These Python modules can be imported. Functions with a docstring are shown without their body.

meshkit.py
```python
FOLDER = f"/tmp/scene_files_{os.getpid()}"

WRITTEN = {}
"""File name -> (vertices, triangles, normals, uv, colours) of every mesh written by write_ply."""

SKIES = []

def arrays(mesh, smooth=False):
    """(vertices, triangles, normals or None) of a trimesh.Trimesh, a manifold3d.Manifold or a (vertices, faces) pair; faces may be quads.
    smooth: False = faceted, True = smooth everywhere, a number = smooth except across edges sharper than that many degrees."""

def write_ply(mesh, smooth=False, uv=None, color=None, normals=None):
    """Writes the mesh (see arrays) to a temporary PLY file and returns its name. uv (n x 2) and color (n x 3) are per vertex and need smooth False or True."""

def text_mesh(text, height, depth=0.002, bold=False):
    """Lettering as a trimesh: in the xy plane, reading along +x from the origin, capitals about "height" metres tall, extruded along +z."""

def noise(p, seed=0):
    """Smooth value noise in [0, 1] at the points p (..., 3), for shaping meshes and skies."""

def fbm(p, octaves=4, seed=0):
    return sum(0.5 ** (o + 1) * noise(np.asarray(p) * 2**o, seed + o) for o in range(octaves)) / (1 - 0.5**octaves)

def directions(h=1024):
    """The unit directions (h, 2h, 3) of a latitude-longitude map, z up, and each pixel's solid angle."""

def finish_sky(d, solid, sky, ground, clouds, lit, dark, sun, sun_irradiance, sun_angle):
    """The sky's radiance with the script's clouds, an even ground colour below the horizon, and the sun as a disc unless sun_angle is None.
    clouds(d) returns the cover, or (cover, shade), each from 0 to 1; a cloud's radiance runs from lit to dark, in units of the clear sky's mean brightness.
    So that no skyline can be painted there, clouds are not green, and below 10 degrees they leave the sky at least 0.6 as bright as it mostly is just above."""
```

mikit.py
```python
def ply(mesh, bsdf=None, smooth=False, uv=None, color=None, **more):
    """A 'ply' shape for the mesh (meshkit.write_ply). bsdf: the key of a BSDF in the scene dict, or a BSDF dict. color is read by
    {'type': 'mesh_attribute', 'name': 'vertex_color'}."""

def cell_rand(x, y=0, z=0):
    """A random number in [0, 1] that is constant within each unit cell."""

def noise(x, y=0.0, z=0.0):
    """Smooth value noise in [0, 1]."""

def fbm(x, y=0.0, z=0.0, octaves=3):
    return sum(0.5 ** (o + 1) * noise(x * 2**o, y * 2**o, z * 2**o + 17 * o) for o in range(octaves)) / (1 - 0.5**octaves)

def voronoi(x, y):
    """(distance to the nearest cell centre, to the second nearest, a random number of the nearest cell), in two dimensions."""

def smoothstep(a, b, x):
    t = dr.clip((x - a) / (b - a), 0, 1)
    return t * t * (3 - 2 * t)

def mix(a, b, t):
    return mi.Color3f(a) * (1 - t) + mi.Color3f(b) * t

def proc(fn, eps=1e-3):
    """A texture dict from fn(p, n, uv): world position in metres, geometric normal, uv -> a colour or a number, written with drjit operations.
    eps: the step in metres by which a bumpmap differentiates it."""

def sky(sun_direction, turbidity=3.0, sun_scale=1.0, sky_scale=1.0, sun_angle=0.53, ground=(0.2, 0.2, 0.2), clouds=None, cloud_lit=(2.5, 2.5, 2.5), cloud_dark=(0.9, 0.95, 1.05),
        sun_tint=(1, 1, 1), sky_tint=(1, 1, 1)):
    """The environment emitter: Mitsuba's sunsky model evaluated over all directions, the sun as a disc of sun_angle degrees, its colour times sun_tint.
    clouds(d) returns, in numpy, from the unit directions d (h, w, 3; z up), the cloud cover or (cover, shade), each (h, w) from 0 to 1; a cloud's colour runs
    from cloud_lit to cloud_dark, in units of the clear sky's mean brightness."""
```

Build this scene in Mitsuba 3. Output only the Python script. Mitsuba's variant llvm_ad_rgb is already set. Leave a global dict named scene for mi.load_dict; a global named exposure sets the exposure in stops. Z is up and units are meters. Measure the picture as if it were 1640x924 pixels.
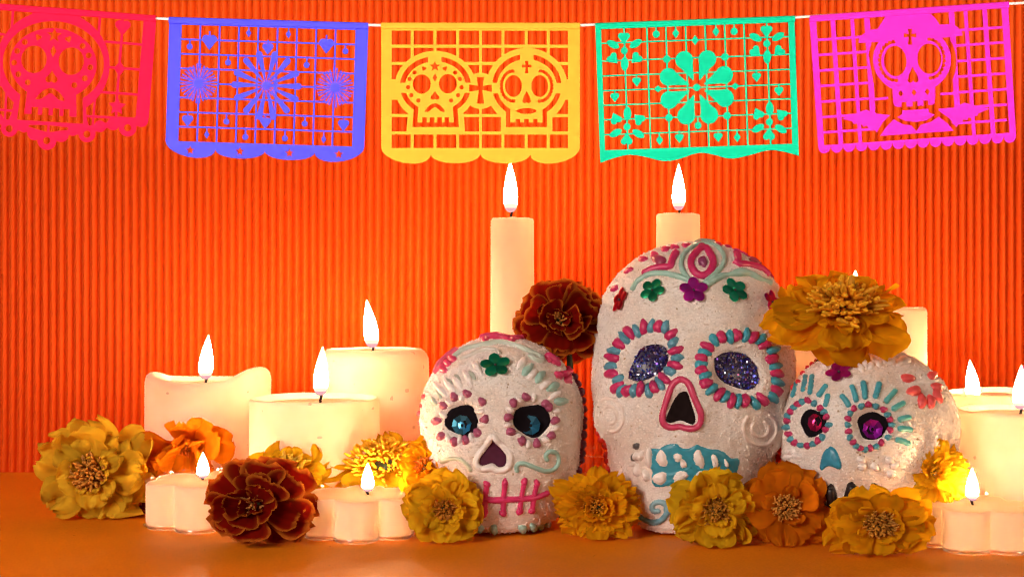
import math, numpy as np, trimesh, shapely, drjit as dr, mitsuba as mi, mikit, meshkit
from shapely.geometry import Polygon, Point, LineString, box
from shapely import affinity as aff
from shapely.ops import unary_union as U

# ------------------------------------------------------------------ camera, lamps, exposure
F, CX, CY, H = 2100.0, 820.0, 462.0, 0.132          # focal length and centre in photograph pixels, eye height above the table
T = mi.ScalarTransform4f
scene, labels = {'type': 'scene'}, {}
exposure = 2.5
scene['camera'] = {'type': 'perspective', 'fov': math.degrees(2 * math.atan(820 / F)), 'fov_axis': 'x', 'near_clip': 0.01, 'far_clip': 50.0,
                   'to_world': T().look_at([0, 0, H], [0, 1, H], [0, 0, 1])}
KEY, FOOT, FLAME, ROOM = (q * 2.0 ** -exposure for q in (20.5, 136.0, 200.0, 0.03))
# soft studio lamp to the left of the camera
scene['studio_lamp'] = {'type': 'rectangle', 'to_world': T().look_at([-0.60, -0.18, 0.42], [0.04, 0.72, 0.09], [0, 0, 1]) @ T().scale([0.2, 0.2, 1]),
                        'bsdf': {'type': 'diffuse', 'reflectance': {'type': 'rgb', 'value': [.1, .1, .1]}}, 'emitter': {'type': 'area', 'radiance': {'type': 'rgb', 'value': [KEY, KEY * .83, KEY * .71]}}}
# weaker warm lamp to the right, low
scene['studio_lamp_001'] = {'type': 'rectangle', 'to_world': T().look_at([0.80, 0.16, 0.26], [0.24, 0.72, 0.09], [0, 0, 1]) @ T().scale([0.13, 0.13, 1]),
                            'bsdf': {'type': 'diffuse', 'reflectance': {'type': 'rgb', 'value': [.1, .1, .1]}}, 'emitter': {'type': 'area', 'radiance': {'type': 'rgb', 'value': [KEY * .44, KEY * .31, KEY * .21]}}}
labels['studio_lamp_001'] = {'label': 'weaker warm studio lamp to the right of the table, out of view', 'category': 'lamp'}
# strip lamp on the floor in front, behind a low shade, that lights the paper bunting from below
scene['strip_lamp'] = {'type': 'rectangle', 'to_world': T().look_at([0, 0.29, 0.006], [0, 0.64, 0.22], [0, 0, 1]) @ T().scale([0.95, 0.003, 1]),
                       'bsdf': {'type': 'diffuse', 'reflectance': {'type': 'rgb', 'value': [.1, .1, .1]}}, 'emitter': {'type': 'area', 'sampling_weight': 2.0, 'radiance': {'type': 'rgb', 'value': [FOOT, FOOT * .97, FOOT * .95]}}}
labels['studio_lamp'] = {'label': 'soft white studio lamp to the left of the camera, out of view', 'category': 'lamp'}
labels['strip_lamp'] = {'label': 'thin white strip lamp below the camera that lights the paper flags', 'category': 'lamp'}
scene['room_light'] = {'type': 'constant', 'sampling_weight': 1.5, 'radiance': {'type': 'rgb', 'value': [ROOM, ROOM * .62, ROOM * .45]}}

# ------------------------------------------------------------------ helpers
def P(px, py, D):
    """The point seen at a pixel of the photograph at the distance D."""
    px, py, D = np.broadcast_arrays(np.asarray(px, float), np.asarray(py, float), np.asarray(D, float))
    return np.stack([(px - CX) / F * D, D, H + (CY - py) / F * D], -1)
def depth_on_table(py): return F * H / (py - CY)
used = {}
def key(name):
    n = used.get(name, -1) + 1
    used[name] = n
    return name if n == 0 else f'{name}_{n:03d}'
def put(name, mesh, bsdf, parent=None, smooth=True, color=None, **more):
    k = key((parent + '__' if parent else '') + name)
    scene[k] = mikit.ply(mesh, bsdf, smooth=smooth, color=color, **more)
    return k
def thing(name, label, cat, group=None):
    k = key(name)
    labels[k] = {'label': label, 'category': cat}
    if group: labels[k]['group'] = group
    return k
def struct(name, mesh, bsdf, label=None, smooth=True):
    k = put(name, mesh, bsdf, smooth=smooth)
    labels[k] = {'kind': 'structure', **({'label': label} if label else {})}
    return k
def rgb(*c): return {'type': 'rgb', 'value': list(c)}
def TM(v, f): return trimesh.Trimesh(np.asarray(v), np.asarray(f), process=False)
def grid_faces(n, m, wrap=False):
    i, j = np.meshgrid(np.arange(n - 1), np.arange(m if wrap else m - 1), indexing='ij')
    a, b = i * m + j, i * m + (j + 1) % m
    q = np.stack([a, b, b + m, a + m], -1).reshape(-1, 4)
    return np.vstack([q[:, [0, 1, 2]], q[:, [0, 2, 3]]])
def lathe(prof, n=48, c=(0, 0, 0), fn=None):
    """prof: (radius, z) rows; fn(v, ang) may displace."""
    prof = np.asarray(prof, float)
    a = np.arange(n) * 2 * np.pi / n
    v = np.stack([prof[:, :1] * np.cos(a), prof[:, :1] * np.sin(a), np.repeat(prof[:, 1:], n, 1)], -1)
    if fn is not None: v = fn(v, a)
    f = grid_faces(len(prof), n, True)
    v = v.reshape(-1, 3) + np.asarray(c)
    ctr = prof[:, 1].mean()
    return TM(v, f)
def tube(pts, rad, sides=8, caps=True):
    p = np.asarray(pts, float); n = len(p)
    r = np.broadcast_to(np.asarray(rad, float), (n,)).copy()
    t = np.gradient(p, axis=0); t /= np.linalg.norm(t, axis=1, keepdims=True) + 1e-12
    if caps:
        e0, e1 = p[0] - t[0] * r[0] * .7, p[-1] + t[-1] * r[-1] * .7
        p = np.vstack([e0, p[0] - t[0] * r[0] * .45, p, p[-1] + t[-1] * r[-1] * .45, e1])
        r = np.r_[r[0] * .1, r[0] * .75, r, r[-1] * .75, r[-1] * .1]
        t = np.vstack([t[0], t[0], t, t[-1], t[-1]])
    ref = np.where(np.abs(t[:, 1:2]) < .9, [[0, 1., 0]], [[1., 0, 0]])
    a = np.cross(t, ref); a /= np.linalg.norm(a, axis=1, keepdims=True)
    b = np.cross(t, a)
    th = np.arange(sides) * 2 * np.pi / sides
    v = p[:, None] + r[:, None, None] * (np.cos(th)[None, :, None] * a[:, None] + np.sin(th)[None, :, None] * b[:, None])
    m = TM(v.reshape(-1, 3), grid_faces(len(p), sides, True))
    return m
def resample(pts, step):
    ls = LineString(pts); n = max(3, int(ls.length / step) + 1)
    return np.array([ls.interpolate(x, normalized=True).coords[0] for x in np.linspace(0, 1, n)])
def smooth_poly(pts, n=3):
    """Chaikin corner cutting of an open polyline."""
    p = np.asarray(pts, float)
    for _ in range(n):
        q = np.empty((2 * len(p) - 2, 2)); q[0::2] = .75 * p[:-1] + .25 * p[1:]; q[1::2] = .25 * p[:-1] + .75 * p[1:]
        p = np.vstack([p[:1], q, p[-1:]])
    return p
def join(ms): return trimesh.util.concatenate(ms)

# ------------------------------------------------------------------ materials
N, FB, SS, MX = mikit.noise, mikit.fbm, mikit.smoothstep, mikit.mix
def wall_color(p, n, uv):
    t = FB(p.x * 40, p.y * 40, p.z * 25, 3)
    return MX((.67, .070, .0006), (.74, .084, .001), t)
def table_color(p, n, uv):
    t = FB(p.x * 18, p.y * 18, 3.1, 4); g = N(p.x * 1500, p.y * 1500, 2.)
    speck = SS(.985, .99, N(p.x * 320, p.y * 320, 9.))
    return MX((.62, .158, .001), (.72, .198, .002), t) * (.94 + .12 * g) * (1 - .5 * speck)
def wax_color(p, n, uv):
    t = FB(p.x * 55, p.y * 55, p.z * 40, 3); d = SS(.90, .93, N(p.x * 210, p.y * 210, p.z * 210))
    return MX((.94, .81, .64), (.965, .875, .74), SS(.3, .7, t)) * (1 - .35 * d)
def sugar_color(p, n, uv):
    b = FB(p.x * 60, p.y * 60, p.z * 60, 3)
    g = N(p.x * 1400, p.y * 1400, p.z * 1400)
    d = SS(.70, .86, N(p.x * 700 + 3, p.y * 700, p.z * 700)) * SS(.35, .65, b)
    c = MX((.80, .68, .59), (.87, .81, .76), SS(.3, .7, b))
    return MX(c, (.52, .34, .20), .40 * d) * (.80 + .27 * g)
def sugar_bump(p, n, uv):
    return N(p.x * 900, p.y * 900, p.z * 900) * .6 + N(p.x * 1900, p.y * 1900, p.z * 1900) * .4
def mat(k, **kw): scene[k] = kw
mat('m_wall', type='twosided', b={'type': 'principled', 'base_color': mikit.proc(wall_color), 'roughness': .7, 'specular': .25})
mat('m_table', type='twosided', b={'type': 'principled', 'base_color': mikit.proc(table_color), 'roughness': .55, 'specular': .35})
mat('m_sugar', type='twosided', b={'type': 'bumpmap', 'arbitrary': mikit.proc(sugar_bump, 2.5e-4), 'scale': .0009,
    'bsdf': {'type': 'principled', 'base_color': mikit.proc(sugar_color), 'roughness': .62, 'specular': .4}})
mat('m_crystal', type='twosided', b={'type': 'principled', 'base_color': {'type': 'mesh_attribute', 'name': 'vertex_color'}, 'roughness': .30, 'specular': .7})
mat('m_dark', type='twosided', b={'type': 'diffuse', 'reflectance': {'type': 'mesh_attribute', 'name': 'vertex_color'}})
mat('m_wax', type='principledthin', base_color=mikit.proc(wax_color), roughness=.35, diff_trans=1.05, eta=1.35)
mat('m_pool', type='principledthin', base_color=rgb(.98, .92, .82), roughness=.15, diff_trans=1.85, eta=1.4)
mat('m_lip', type='dielectric', int_ior=1.45)
mat('m_wax_tall', type='principledthin', base_color=rgb(.95, .855, .69), roughness=.35, diff_trans=1.05, eta=1.35)
mat('m_tea', type='principledthin', base_color=rgb(.975, .865, .68), roughness=.75, diff_trans=1.1, eta=1.35)
mat('m_wick', type='twosided', b={'type': 'diffuse', 'reflectance': rgb(.02, .016, .02)})
mat('m_petal', type='principledthin', base_color={'type': 'mesh_attribute', 'name': 'vertex_color'}, roughness=.55, diff_trans=.9, eta=1.3)
mat('m_floret', type='twosided', b={'type': 'principled', 'base_color': {'type': 'mesh_attribute', 'name': 'vertex_color'}, 'roughness': .6, 'specular': .3})
mat('m_icing', type='twosided', b={'type': 'principled', 'base_color': {'type': 'mesh_attribute', 'name': 'vertex_color'}, 'roughness': .38, 'specular': .5})
mat('m_foil', type='twosided', b={'type': 'principled', 'base_color': {'type': 'mesh_attribute', 'name': 'vertex_color'}, 'roughness': .22, 'metallic': .75, 'specular': .8})
mat('m_glitter', type='twosided', b={'type': 'principled', 'base_color': {'type': 'mesh_attribute', 'name': 'vertex_color'}, 'roughness': .25, 'metallic': .85})
mat('m_stem', type='twosided', b={'type': 'principled', 'base_color': rgb(.05, .07, .02), 'roughness': .6})
mat('m_cup', type='thindielectric', int_ior=1.45)
mat('m_cotton', type='twosided', b={'type': 'diffuse', 'reflectance': rgb(.82, .79, .70)})
for nm, c in (('red', (.86, .012, .056)), ('blue', (.092, .085, .87)), ('yellow', (.86, .43, .040)), ('green', (.008, .60, .315)), ('pink', (.86, .034, .555))):
    mat('m_paper_' + nm, type='twosided', b={'type': 'diffuse', 'reflectance': rgb(*c)})

# ------------------------------------------------------------------ setting: table and corrugated backdrop
WALL = depth_on_table(755)
y = np.linspace(0.585, WALL + .002, 24); x = np.linspace(-.75, .75, 60)
gx, gy = np.meshgrid(x, y, indexing='ij')
v = np.stack([gx, gy, -.0006 * meshkit.noise(np.stack([gx * 6, gy * 6, gx * 0], -1))], -1).reshape(-1, 3)
v[:, 2] -= v[:, 2].max()
struct('table', TM(v, grid_faces(60, 24)), 'm_table', 'smooth orange paper covered table top')
pitch, ns = .00585, 12
x = np.arange(-.66, .66, pitch / ns)
prof = -.0046 * np.abs(np.sin(np.pi * x / pitch)) ** .72          # rounded ridges, narrow grooves
zz = np.linspace(0, .46, 14)
wob = .0010 * meshkit.noise(np.stack([x[:, None] * 5 + zz * 0, zz[None] * 3 + x[:, None] * 0, x[:, None] * 0 + zz * 0], -1))
v = np.stack([np.repeat(x[:, None], 14, 1), WALL + prof[:, None] + wob, np.repeat(zz[None], len(x), 0)], -1).reshape(-1, 3)
struct('wall', TM(v, grid_faces(len(x), 14)), 'm_wall', 'bright orange corrugated card backdrop with upright ribs', smooth=True)
# the shade of the strip lamp
k = put('lamp_shade', join([trimesh.creation.box((2.1, .002, .0465), T_) for T_ in [trimesh.transformations.translation_matrix([0, .345, .0040])]]), 'm_wick', smooth=False)
labels[k] = {'kind': 'structure', 'label': 'low black lamp shade in front of the table, out of view'}

# ------------------------------------------------------------------ candles
def flame(root, px, base, tip, D, w=25, lean=0, n=20):
    """A burning flame: dim and violet at the foot, white hot above."""
    sc = D / F
    h, r = (base - tip) * sc, w / 2 * sc
    c = P(px, base, D)
    lean *= sc
    def fn(v, a):
        v[..., 0] += lean * np.clip(v[..., 2] / h, 0, 2) ** 1.6
        return v
    def part(t, s): return lathe(np.stack([np.maximum(np.array(s) * r * .88, 1e-6), np.array(t) * h], 1), n, c, fn)
    dark = {'type': 'diffuse', 'reflectance': rgb(.0, .0, .0)}
    X = 2.0 ** -exposure
    put('flame', part([.21, .21, .27, .34, .45, .56, .67, .78, .88, .95, 1.0], [0, .915, .97, 1.0, .95, .84, .69, .50, .30, .15, .0]), dark, root, emitter={'type': 'area', 'radiance': rgb(FLAME, FLAME * .61, FLAME * .30)})
    put('flame__neck', part([.145, .145, .17, .205, .205], [0, .79, .85, .91, 0]), dark, root, emitter={'type': 'area', 'sampling_weight': .02, 'radiance': rgb(1.9 * X, 1.0 * X, .75 * X)})
    put('flame__foot', part([.06, .07, .10, .14, .14], [.02, .36, .62, .78, 0]), dark, root, emitter={'type': 'area', 'sampling_weight': .02, 'radiance': rgb(.95 * X, .45 * X, .48 * X)})
def wick(root, px, base, D, h=14, r=2.0, bend=3):
    sc = D / F
    c = P(px, base, D)
    p = np.array([c + [bend * sc * (q ** 2), 0, h * sc * (q - .35)] for q in np.linspace(0, 1, 6)])
    put('wick', tube(p, r * sc, 6), 'm_wick', root)
def pillar(label, x0, x1, top, D, fl, w=25, lean=0, taper=0, round_=8, well=.55, depth=8, wave=None, m='m_wax', cat='candle', group=None, seed=0, wick_h=None, flame_base=None, name='pillar_candle'):
    """x0, x1: the sides, top: the rim's near edge, in pixels; fl = (x, base, tip) of the flame."""
    root = thing(name, label, cat, group)
    sc = D / F
    R, cx = (x1 - x0) / 2 * sc, ((x0 + x1) / 2 - CX) * sc
    zt = H + (CY - top) * sc
    rr, dp = round_ * sc, depth * sc
    prof = [(R * (1 + taper), 0.0005)]
    for q in np.linspace(0, 1, 14)[1:]: prof.append((R * (1 + taper * (1 - q)), (zt - rr) * q))
    for q in np.linspace(0, np.pi / 2, 6)[1:]: prof.append((R - rr * .8 * (1 - math.cos(q)), zt - rr + rr * math.sin(q)))
    Rw = R * well
    r1 = prof[-1][0]
    for q in np.linspace(0, 1, 7)[1:]: prof.append((r1 + (Rw - r1) * q, zt - dp * (q * q * (3 - 2 * q))))
    pool = [(Rw * q, zt - dp * (1 + .12 * (1 - q))) for q in (1, .6, .3, .02)]
    def fn(v, a):
        nz = meshkit.fbm(np.stack([np.cos(a) * 2 + v[..., 2] * 0, np.sin(a) * 2 + v[..., 2] * 0, v[..., 2] * 30 + seed * 7], -1), 3)
        k_ = 1 + .022 * (nz - .5)
        v[..., 0] *= k_; v[..., 1] *= k_
        hi = np.clip((v[..., 2] - (zt - 4 * rr - dp)) / (4 * rr), 0, 1)
        rad = np.hypot(v[..., 0], v[..., 1]) / R
        if wave is not None:
            for ang, wid, amp in wave:
                d = (a - math.radians(ang) + np.pi) % (2 * np.pi) - np.pi
                v[..., 2] += amp * sc * np.exp(-(d / math.radians(wid)) ** 2)[None] * hi * np.clip((rad - .45) / .3, 0, 1)
        v[..., 2] += hi * .0010 * (meshkit.noise(np.stack([np.cos(a) * 3 + seed + rad * 0, np.sin(a) * 3 + rad * 0, rad * 3], -1)) - .5) * np.clip(rad * 1.5 - .3, 0, 1)
        return v
    put('wax', lathe(prof, 72, (cx, D, 0), fn), m, root)
    put('melted_pool', lathe(pool, 72, (cx, D, 0), fn), 'm_pool', root)
    fx, fb, ft = fl
    wick(root, fx, fb + 2, D, wick_h or 16)
    flame(root, fx, fb, ft, D, w, lean)
    return root
G = None
pillar('wide ivory pillar candle with lumpy melted rim, behind the leftmost tealight', 235, 433, 608, .855, (329, 612, 536), 27, 5, round_=16, well=.60, depth=6,
       wave=[(-25, 32, 17), (15, 35, 13), (-165, 40, 9), (180, 30, 5)], seed=1)
pillar('ivory pillar candle with flat rim, front one of the three left pillars', 401, 607, 636, .78, (513, 638, 555), 28, 4, round_=5, well=.80, depth=9, taper=.01, seed=2)
pillar('tallest left pillar candle with sloping shoulders, just left of the small skull', 511, 687, 558, .866, (596, 562, 480), 28, -9, round_=24, well=.66, depth=3, taper=.015, seed=3)
pillar('slim tall taper candle behind the small skull, under the yellow paper flag', 786, 855, 350, .84, (818, 346, 258), 27, -1, round_=4, well=.5, depth=1, taper=.06, m='m_wax_tall', seed=4, wick_h=20, name='taper_candle')
pillar('slim tall taper candle rising behind the big skull, under the green paper flag', 1051, 1121, 343, .84, (1087, 342, 263), 25, 0, round_=4, well=.5, depth=1, taper=.01, m='m_wax_tall', seed=5, wick_h=20, name='taper_candle')
pillar('broad pillar candle behind the golden marigold on the right skull', 1262, 1480, 492, .85, (1370, 492, 433), 24, 0, round_=7, well=.7, depth=4, m='m_wax_tall', seed=6)
pillar('low pillar candle at right, half hidden behind the rightmost pillar', 1508, 1668, 628, .83, (1559, 646, 576), 26, -6, round_=10, well=.82, depth=9, seed=7, wave=[(60, 50, 4)])
pillar('rightmost large pillar candle, cut off by the right edge of the photo', 1534, 1738, 655, .745, (1634, 660, 584), 27, 2, round_=9, well=.8, depth=9, seed=8)

def lobed(R, n=6, k=.36, rot=0.0, m=120):
    """Outline radius of a flower-shaped cup."""
    d, r = R * (1 - k), R * k
    s = U([Point(d * math.cos(rot + i * 2 * math.pi / n), d * math.sin(rot + i * 2 * math.pi / n)).buffer(r, 24) for i in range(n)] + [Point(0, 0).buffer(d * .95)])
    s = s.buffer(.0003).buffer(-.0003)
    a = np.arange(m) * 2 * np.pi / m
    out = []
    for t in a:
        q = s.intersection(LineString([(0, 0), (2 * R * math.cos(t), 2 * R * math.sin(t))]))
        out.append(np.hypot(*list(q.coords)[-1]))
    return np.array(out)
def tealight(label, px, D, Rpx, top, fl, rot, group=None, lit=True, seed=0, w=22):
    root = thing('tealight', label, 'tealight', group)
    sc = D / F
    R, zt, cx = Rpx * sc, H + (CY - top) * sc, (px - CX) * sc
    def solid(rows, n=120):
        a = np.arange(n) * 2 * np.pi / n
        o = lobed(R, rot=rot, m=n)
        v = np.array([[((o - off) * s_ * np.cos(a)), ((o - off) * s_ * np.sin(a)), np.full(n, z)] for s_, off, z in rows]).transpose(0, 2, 1)
        return TM(v.reshape(-1, 3) + [cx, D, 0], grid_faces(len(rows), n, True))
    cup = [(1, .0002, .0004), (1, 0, .0012), (1.004, -.0006, .0022), (1, 0, .0030), (1, 0, zt * .5), (1, 0, zt - .0030), (1, 0, zt - .0004), (1.0, -.0007, zt)]
    put('lip', solid([(1, .0012, .0004), (1, -.0010, .0004), (1, -.0016, .0011), (1, -.0012, .0020), (1, .0004, .0022), (1, .0012, .0016), (1, .0012, .0004)]), 'm_lip', root)
    if not lit: put('rim', solid([(1, .0004, zt - .0010), (1, -.0006, zt - .0008), (1, -.0006, zt + .0002), (1, .0004, zt + .0004), (1, .0004, zt - .0010)]), 'm_lip', root)
    put('cup', solid([(.02, 0, .0003), (.5, 0, .0003)] + (cup[:4] if lit else cup)), 'm_cup', root)
    if lit: put('rim', solid(cup[-3:]), 'm_cup', root)                # the wax fills the cup and touches its wall
    if lit:
        g = .0009
        rows = [(.02, 0, .0012), (.6, g, .0012), (1, g * 1.6, .0014), (1, g, .0026)] + [(1, g * .3, z) for z in np.linspace(.004, zt - .0034, 6)] + [(1, g * 1.2, zt - .0022), (1, g * 2.2, zt - .0018), (.92, g, zt - .0021)]
        put('wax', solid(rows), 'm_tea', root)
        put('melted_pool', solid([(.92, g, zt - .0021), (.6, g, zt - .0024), (.3, 0, zt - .0026), (.02, 0, zt - .0026)]), 'm_pool', root)
        fx, fb, ft = fl
        wick(root, fx + 2, fb + 5, D, 17, 2.0, -5)
        flame(root, fx, fb, ft, D, w, 0)
    return root
tealight('lit flower shaped tealight in a clear cup beside the leftmost yellow marigold', 331, .737, 97, 761, (325, 768, 724), math.radians(-90), w=23)
tealight('lit flower shaped tealight in a clear cup between dark red and yellow marigolds', 578, .707, 95, 784, (589, 790, 741), math.radians(-90), w=24)
tealight('lit flower shaped tealight in a clear cup at the right end of the row', 1562, .676, 98, 800, (1557, 805, 749), math.radians(-62), w=24)
tealight('empty clear plastic cup standing between the small skull and the big skull', 958, .775, 60, 722, None, math.radians(-90), lit=False)

# ------------------------------------------------------------------ sugar skulls
ICO = trimesh.creation.icosphere(6)
MAG, TEAL, MINT, WHITE, PURP, BLACK, CORAL = (.55, .03, .13), (.05, .33, .43), (.33, .54, .47), (.86, .80, .76), (.24, .05, .13), (.012, .009, .012), (.78, .10, .10)
def smin(a, b, k):
    h = np.clip(.5 + .5 * (b - a) / k, 0, 1)
    return b + (a - b) * h - k * h * (1 - h)
def ell(p, c, r, rot=None):
    q = p - np.asarray(c)
    if rot is not None: q = q @ rot
    r = np.asarray(r)
    k0 = np.linalg.norm(q / r, axis=-1); k1 = np.linalg.norm(q / r ** 2, axis=-1)
    return k0 * (k0 - 1) / np.maximum(k1, 1e-9)
class Skull:
    """A moulded sugar skull as an implicit solid in world metres; lengths of the parts are given in photograph pixels at the skull's distance."""
    def __init__(s, label, D, base, seed):
        s.D, s.sc, s.base, s.seed = D, D / F, base, seed
        s.root = thing('sugar_skull', label, 'skull')
        s.add, s.cut, s.clear = [], [], []
    def W(s, px, py, dy=0): return P(px, py, s.D) + np.array([0, dy * s.sc, 0])     # parts sit near the middle plane; dy in pixels, away from the camera
    def lump(s, px, py, dy, rx, ry, rz, k=25, yaw=0, roll=0):
        a, b = math.radians(yaw), math.radians(roll)
        Rz = np.array([[math.cos(a), -math.sin(a), 0], [math.sin(a), math.cos(a), 0], [0, 0, 1]])
        Ry = np.array([[math.cos(b), 0, math.sin(b)], [0, 1, 0], [-math.sin(b), 0, math.cos(b)]])
        s.add.append((s.W(px, py, dy), np.array([rx, ry, rz]) * s.sc, Rz @ Ry, k * s.sc))
    def __call__(s, p):
        d = None
        for c, r, R, k in s.add:
            e = ell(p, c, r, R)
            d = e if d is None else smin(d, e, k)
        for c, r, R, k in s.cut:
            d = -smin(-d, ell(p, c, r, R), k)
        zb = .0012
        d = -smin(-d, -(zb - p[..., 2]), .004)       # flat foot on the table
        return d
    def normal(s, p):
        e = 3e-4
        g = np.stack([s(p + np.eye(3)[i] * e) - s(p - np.eye(3)[i] * e) for i in range(3)], -1)
        return g / (np.linalg.norm(g, axis=-1, keepdims=True) + 1e-12)
    def hit(s, px, py):
        """Where the lines of sight through these pixels meet the skull, and the normals there (nearest approach where one misses)."""
        px, py = np.atleast_1d(px).astype(float), np.atleast_1d(py).astype(float)
        d = np.stack([(px - CX) / F, np.ones_like(px), (CY - py) / F], -1)
        t = np.linspace(s.D - 260 * s.sc, s.D + 160 * s.sc, 120)
        f = s(d[:, None] * t[None, :, None] + [0, 0, H])
        ins = f < 0
        i = np.where(ins.any(1), ins.argmax(1), np.maximum(f.argmin(1), 1))
        lo, hi = t[np.maximum(i - 1, 0)], t[i]
        miss = ~ins.any(1)
        for _ in range(12):
            m = (lo + hi) / 2
            g = s(d * m[:, None] + [0, 0, H]) < 0
            hi, lo = np.where(g, m, hi), np.where(g, lo, m)
        tt = np.where(miss, t[i], hi)
        p = d * tt[:, None] + [0, 0, H]
        n = s.normal(p)
        p = np.where(miss[:, None], p - n * np.maximum(s(p), 0)[:, None], p)
        return p, n
    def socket(s, px, py, rx, ry, rz, deep=0, k=10, roll=0):
        p, n = s.hit(px, py); p, n = p[0], n[0]
        b = math.radians(roll)
        Ry = np.array([[math.cos(b), 0, math.sin(b)], [0, 1, 0], [-math.sin(b), 0, math.cos(b)]])
        yaw = math.atan2(n[0], -n[1])
        Rz = np.array([[math.cos(yaw), -math.sin(yaw), 0], [math.sin(yaw), math.cos(yaw), 0], [0, 0, 1]])
        s.cut.append((p - n * deep * s.sc, np.array([rx, ry, rz]) * s.sc, Rz @ Ry, k * s.sc))
    def build(s, centre, dy=20, chips=.0009):
        c = s.W(*centre, dy)
        d = ICO.vertices
        t = np.linspace(.01, .12, 64)
        lo = np.zeros(len(d)); hi = lo.copy()
        for a in range(0, len(d), 8000):
            dd = d[a:a + 8000]
            ins = s(c + dd[:, None] * t[None, :, None]) < 0
            last = len(t) - 1 - ins[:, ::-1].argmax(1)
            l, h = t[last], t[np.minimum(last + 1, len(t) - 1)]
            for _ in range(12):
                m = (l + h) / 2
                g = s(c + dd * m[:, None]) < 0
                l, h = np.where(g, m, l), np.where(g, h, m)
            lo[a:a + 8000] = l
        v = c + d * lo[:, None]
        n = meshkit.noise(v * 700, s.seed) * .6 + meshkit.noise(v * 330, s.seed + 3) * .4
        big = meshkit.fbm(v * 90, 2, s.seed + 5)
        v = v + d * ((n - .5) * chips + (big - .5) * .0005)[:, None]
        v[:, 2] = np.maximum(v[:, 2], .0004)
        scene[s.root] = mikit.ply(TM(v, ICO.faces), 'm_sugar', smooth=True)
        # loose sugar crystals that stand out of the surface
        g = np.random.default_rng(s.seed); n = 10000
        fr = np.where(v[:, 1] < c[1] + .03)[0]; i = g.choice(fr, n)
        ctr = v[i] + g.normal(0, .0006, (n, 3)); ctr = ctr - d[i] * (((ctr - v[i]) * d[i]).sum(1, keepdims=True) - .00005)
        o8 = np.array([[1, 0, 0], [-1, 0, 0], [0, 1, 0], [0, -1, 0], [0, 0, 1], [0, 0, -1.]])
        f8 = np.array([[0, 2, 4], [2, 1, 4], [1, 3, 4], [3, 0, 4], [2, 0, 5], [1, 2, 5], [3, 1, 5], [0, 3, 5]])
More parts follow.
